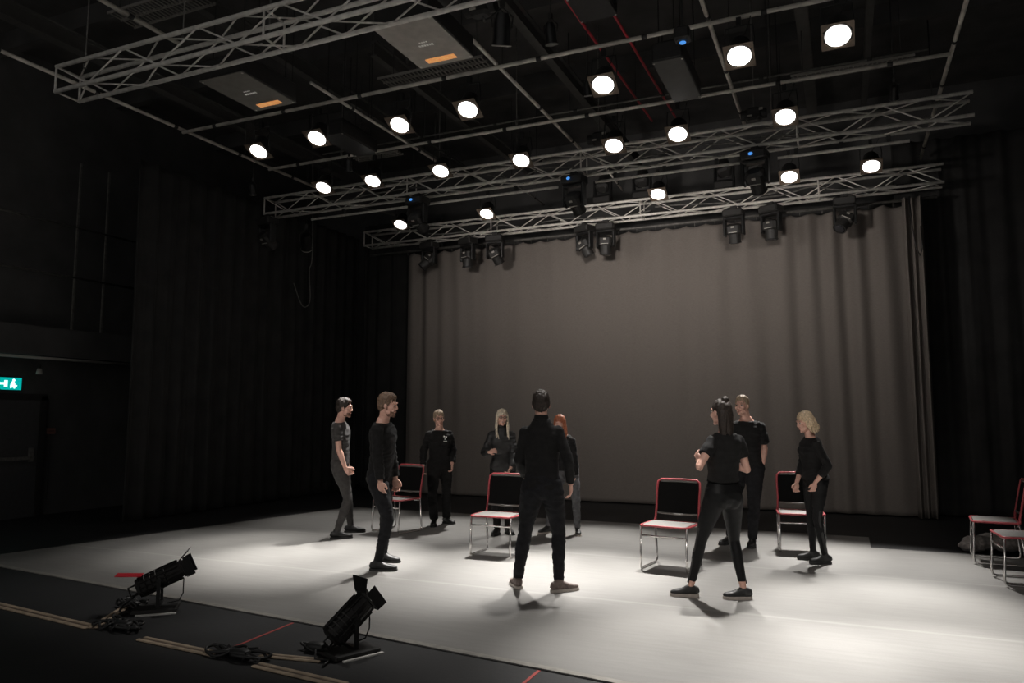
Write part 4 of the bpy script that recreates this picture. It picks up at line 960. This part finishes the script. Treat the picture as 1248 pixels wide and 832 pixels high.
# ------------------------------------------------------------------ floor lanterns
def floor_lamp(label, basepx, az, elev, red=False, L_=.40, rad=.088, hz=.27, back=.0):
    p = atz(*basepx); t = thing('floor_lantern', label, 'stage lamp', (p.x, p.y, 0))
    cr, cf = V((RT.x, RT.y, 0)), V((FW.x, FW.y, 0)).normalized()
    f = (cr * math.cos(az) + cf * math.sin(az)); side = V((f.y, -f.x, 0))
    ang = math.atan2(f.y, f.x)
    t.rotation_euler = (0, 0, ang - PI / 2)      # local +Y = aim direction on the floor
    ce, se = math.cos(elev), math.sin(elev); A = V((0, ce, se)); U = V((0, -se, ce)); X = V((1, 0, 0)); Cn = V((0, -back, hz))
    q = MB(); q.bbox((0, -.02, .02), (.36, .34, .035), .008); q.build('base_plate', M['black'], t)
    q = MB(); q.box((.205, .0, .006), (.026, .30, .010)); q.build('edge_strip', M['whitestrip'], t)['label'] = 'white strip beside the base'
    q = MB(); n = 8
    ring = lambda rr_, d_, e_=1.0: [Cn + A * d_ + X * (rr_ * math.cos(PI / 8 + PI * 2 * k / 8)) + U * (rr_ * e_ * math.sin(PI / 8 + PI * 2 * k / 8)) for k in range(8)]
    secs = [(.6, -L_ * .5), (1.0, -L_ * .47), (1.0, L_ * .12), (.86, L_ * .14), (.86, L_ * .46), (1.0, L_ * .47), (1.0, L_ * .5)]
    vs = []; fs = []
    for a_, d_ in secs: vs += ring(rad * a_, d_)
    for i in range(len(secs) - 1):
        for k in range(8): l_ = (k + 1) % 8; fs.append((i * 8 + k, i * 8 + l_, i * 8 + 8 + l_, i * 8 + 8 + k))
    fs += [tuple(reversed(range(8))), tuple(range(len(vs) - 8, len(vs)))]
    q.add(vs, fs); hs_ = q.build('housing', M['ribmetal'], t)
    q = MB()
    for k in range(12):
        a_ = 2 * PI * k / 12; o0 = X * (rad * 1.0 * math.cos(a_)) + U * (rad * 1.0 * math.sin(a_)); q.tube([Cn + o0 + A * (-L_ * .42), Cn + o0 + A * (L_ * .42)], .0065, 5)
    for d_ in (-.40, -.28, -.16, -.04): q.tube([p_ for p_ in [Cn + A * (L_ * d_) + X * (rad * 1.03 * math.cos(2 * PI * j / 20)) + U * (rad * 1.03 * math.sin(2 * PI * j / 20)) for j in range(20)]], .005, 5, closed=True)
    q.build('cooling_fins', M['ribmetal'], hs_)
    q = MB(); q.tube([Cn + A * (L_ * .5), Cn + A * (L_ * .505)], rad * .78, 20); q.build('front_lens', M['glass'], hs_)
    # barn doors
    def flap(name, base_dir, open_a, wide, length, m):
        b_ = Cn + A * (L_ * .51) + base_dir * rad * .95; sd = A.cross(base_dir).normalized(); dr = (A * math.cos(open_a) + base_dir * math.sin(open_a)).normalized(); nn = dr.cross(sd).normalized() * .002
        q_ = MB(); w0, w1 = rad * .85, rad * wide; pts = [b_ - sd * w0, b_ + sd * w0, b_ + sd * w1 + dr * length, b_ - sd * w1 + dr * length]
        q_.add([p_ - nn for p_ in pts] + [p_ + nn for p_ in pts], [(3, 2, 1, 0), (4, 5, 6, 7), (0, 1, 5, 4), (1, 2, 6, 5), (2, 3, 7, 6), (3, 0, 4, 7)]); q_.build(name, m, t)
    flap('barn_door', U, .45 if red else .95, 1.15, .10, M['blackmetal']); flap('barn_door', X, .12, .95, .075, M['blackmetal']); flap('barn_door', -X, .10, .95, .075, M['blackmetal']); flap('barn_door', -U, .05, .95, .06, M['blackmetal'])
    # yoke
    q = MB()
    for sx in (-1, 1): q.box(Cn * .5 + V((sx * (rad + .025), -back * .5, .02)), (.012, .03, hz - .02)); q.tube([Cn + X * sx * (rad + .035), Cn + X * sx * rad], .02, 10)
    q.box((0, -back * .5, .045), (2 * (rad + .03), .035, .012)); q.build('yoke', M['blackmetal'], t)
    q = MB(); b_ = Cn - A * (L_ * .5); q.tube([b_ + X * .03 + U * .04, b_ - A * .05 + X * .03 + U * .04, b_ - A * .055 + X * .03 - U * .03, b_ + X * .03 - U * .04], .008, 6); q.build('handle', M['black'], t, True)
    q = MB(); q.tube([b_ - U * .03, b_ - A * .06 - U * .05, V((.02, -L_ * .5 - .08, .06)), V((.05, -L_ * .5 - .10, .012)), V((.12, -L_ * .5 - .03, .010)), V((.2, -L_ * .5 - .12, .012))], .009, 6); q.build('power_cable', M['cable'], t, True)
    q = MB(); fr = Cn + A * (L_ * .42) - U * rad; q.tube([fr, V((fr.x, fr.y, .12)), V((fr.x, fr.y - .03, .06)), V((fr.x, fr.y - .12, .045))], .005, 6); q.build('safety_wire', M['blackmetal'], t, True)
    if red:
        b2 = Cn - A * (L_ * .30) + U * (rad + .004)
        dr = V((0, -1, .04)).normalized(); pts = [b2 + X * .07, b2 - X * .07, b2 - X * .10 + dr * .20, b2 + X * .05 + dr * .20]
        q = MB(); q.add(pts + [p_ + V((0, 0, .005)) for p_ in pts], [(3, 2, 1, 0), (4, 5, 6, 7), (0, 1, 5, 4), (1, 2, 6, 5), (2, 3, 7, 6), (3, 0, 4, 7)]); q.build('red_filter', M['redgel'], t)['label'] = 'red sheet of gel'
    return t
floor_lamp('black ribbed lantern with a red gel on the floor, farther left', (194, 742), math.radians(18), math.radians(24), True, .38, .080, .25, .0)
floor_lamp('black ribbed lantern with barn doors on the floor, nearer the camera', (424, 793), math.radians(42), math.radians(38), False, .34, .085, .21, .0)

# tan cable strips on the black floor
def strip(label, a_, b_, w_=.088):
    p0, p1 = atz(*a_), atz(*b_); d = p1 - p0; L_ = d.length
    t = thing('cable_ramp', label, 'floor strip', (p0.x, p0.y, 0), math.atan2(d.y, d.x), 'tan strips along the black floor')
    for s_ in (-1, 1): q = MB(); q.bbox((L_ / 2, s_ * w_ * .32, .007), (L_, w_ * .34, .012), .004); q.build('edge', M['strip'], t)
    q = MB(); q.box((L_ / 2, 0, .004), (L_, w_ * .4, .007)); q.build('channel', M['groove'], t)
strip('tan floor strip entering from the left edge', (-40, 729), (111, 765), .10)
strip('short tan floor strip leading up to the farther lantern', (113, 766), (152, 741), .075)
strip('tan floor strip between the two cable tangles', (172, 779), (262, 798))
strip('tan floor strip ending under the nearer lantern', (318, 799), (392, 806), .07)
strip('tan floor strip leaving at the bottom edge', (312, 811), (420, 836))
def tape(label, a_, b_, w_=.022):
    p0, p1 = atz(*a_), atz(*b_); d = p1 - p0; q = MB(); q.box((d.length / 2, 0, .0015), (d.length, w_, .002)); o_ = q.build('red_tape', M['redtape'], None, False, (p0.x, p0.y, 0), (0, 0, math.atan2(d.y, d.x))); tag(o_, label, 'tape')
tape('red tape line on the black floor left of the nearer lantern', (357, 759), (276, 792)); tape('short red tape line at the bottom edge, near centre', (657, 817), (634, 836))
# cable tangles
def tangle(label, px, rx, ry, n=5, seed=1, hmax=.06):
    p = atz(*px); rr_ = random.Random(seed); q = MB()
    for k in range(n):
        pts = []; ph = rr_.uniform(0, 6); a1, a2 = rr_.uniform(.5, 1), rr_.uniform(.5, 1); m_ = rr_.choice((2, 3))
        for j in range(60):
            u = j / 60 * 2 * PI; r_ = (.65 + .35 * math.sin(m_ * u + ph)); pts.append((rx * a1 * r_ * math.cos(u + ph) + .03 * math.sin(5 * u + ph), ry * a2 * r_ * math.sin(u * (1 if k % 2 else 2) + ph * .5), .012 + .5 * hmax * abs(math.sin(u * 2.5 + ph)) * rr_.uniform(.9, 1)))
        q.tube(pts, .0095, 6, closed=True)
    q.bbox((rx * .2, -ry * .2, .035), (.14, .07, .05), .01)
    o_ = q.build('cable_tangle', M['cable'], None, True, (p.x, p.y, 0)); tag(o_, label, 'cable')
tangle('tangle of black cable in front of the farther lantern', (148, 765), .26, .14, 6, 2); tangle('tangle of black cable between the tan strips', (288, 800), .27, .12, 6, 5)
tangle('small tangle of black cable at the left of the nearer lantern', (384, 793), .12, .08, 3, 8); tangle('pile of black cable behind the farther lantern', (160, 740), .18, .12, 4, 12, .10)

# ------------------------------------------------------------------ light
for px_, tx_, w_ in ((509, -5.6, 95), (700, -3.3, 165), (921, -.6, 110)):
    p = aty(px_, 250, 10.27); spot((p.x, 10.27 + .26, 4.768 - .20), w_, 60, 1.0, (tx_, 13.6, 4.0), (1, .92, .86), .10, 'curtain_wash')
w = bpy.data.worlds.new('world'); bpy.context.scene.world = w; w.use_nodes = True
w.node_tree.nodes['Background'].inputs[0].default_value = (1, .97, .93, 1); w.node_tree.nodes['Background'].inputs[1].default_value = .28
vs_ = bpy.context.scene.view_settings; vs_.view_transform = 'Standard'; vs_.look = 'None'; vs_.exposure = 0; vs_.gamma = 1; vs_.use_curve_mapping = False
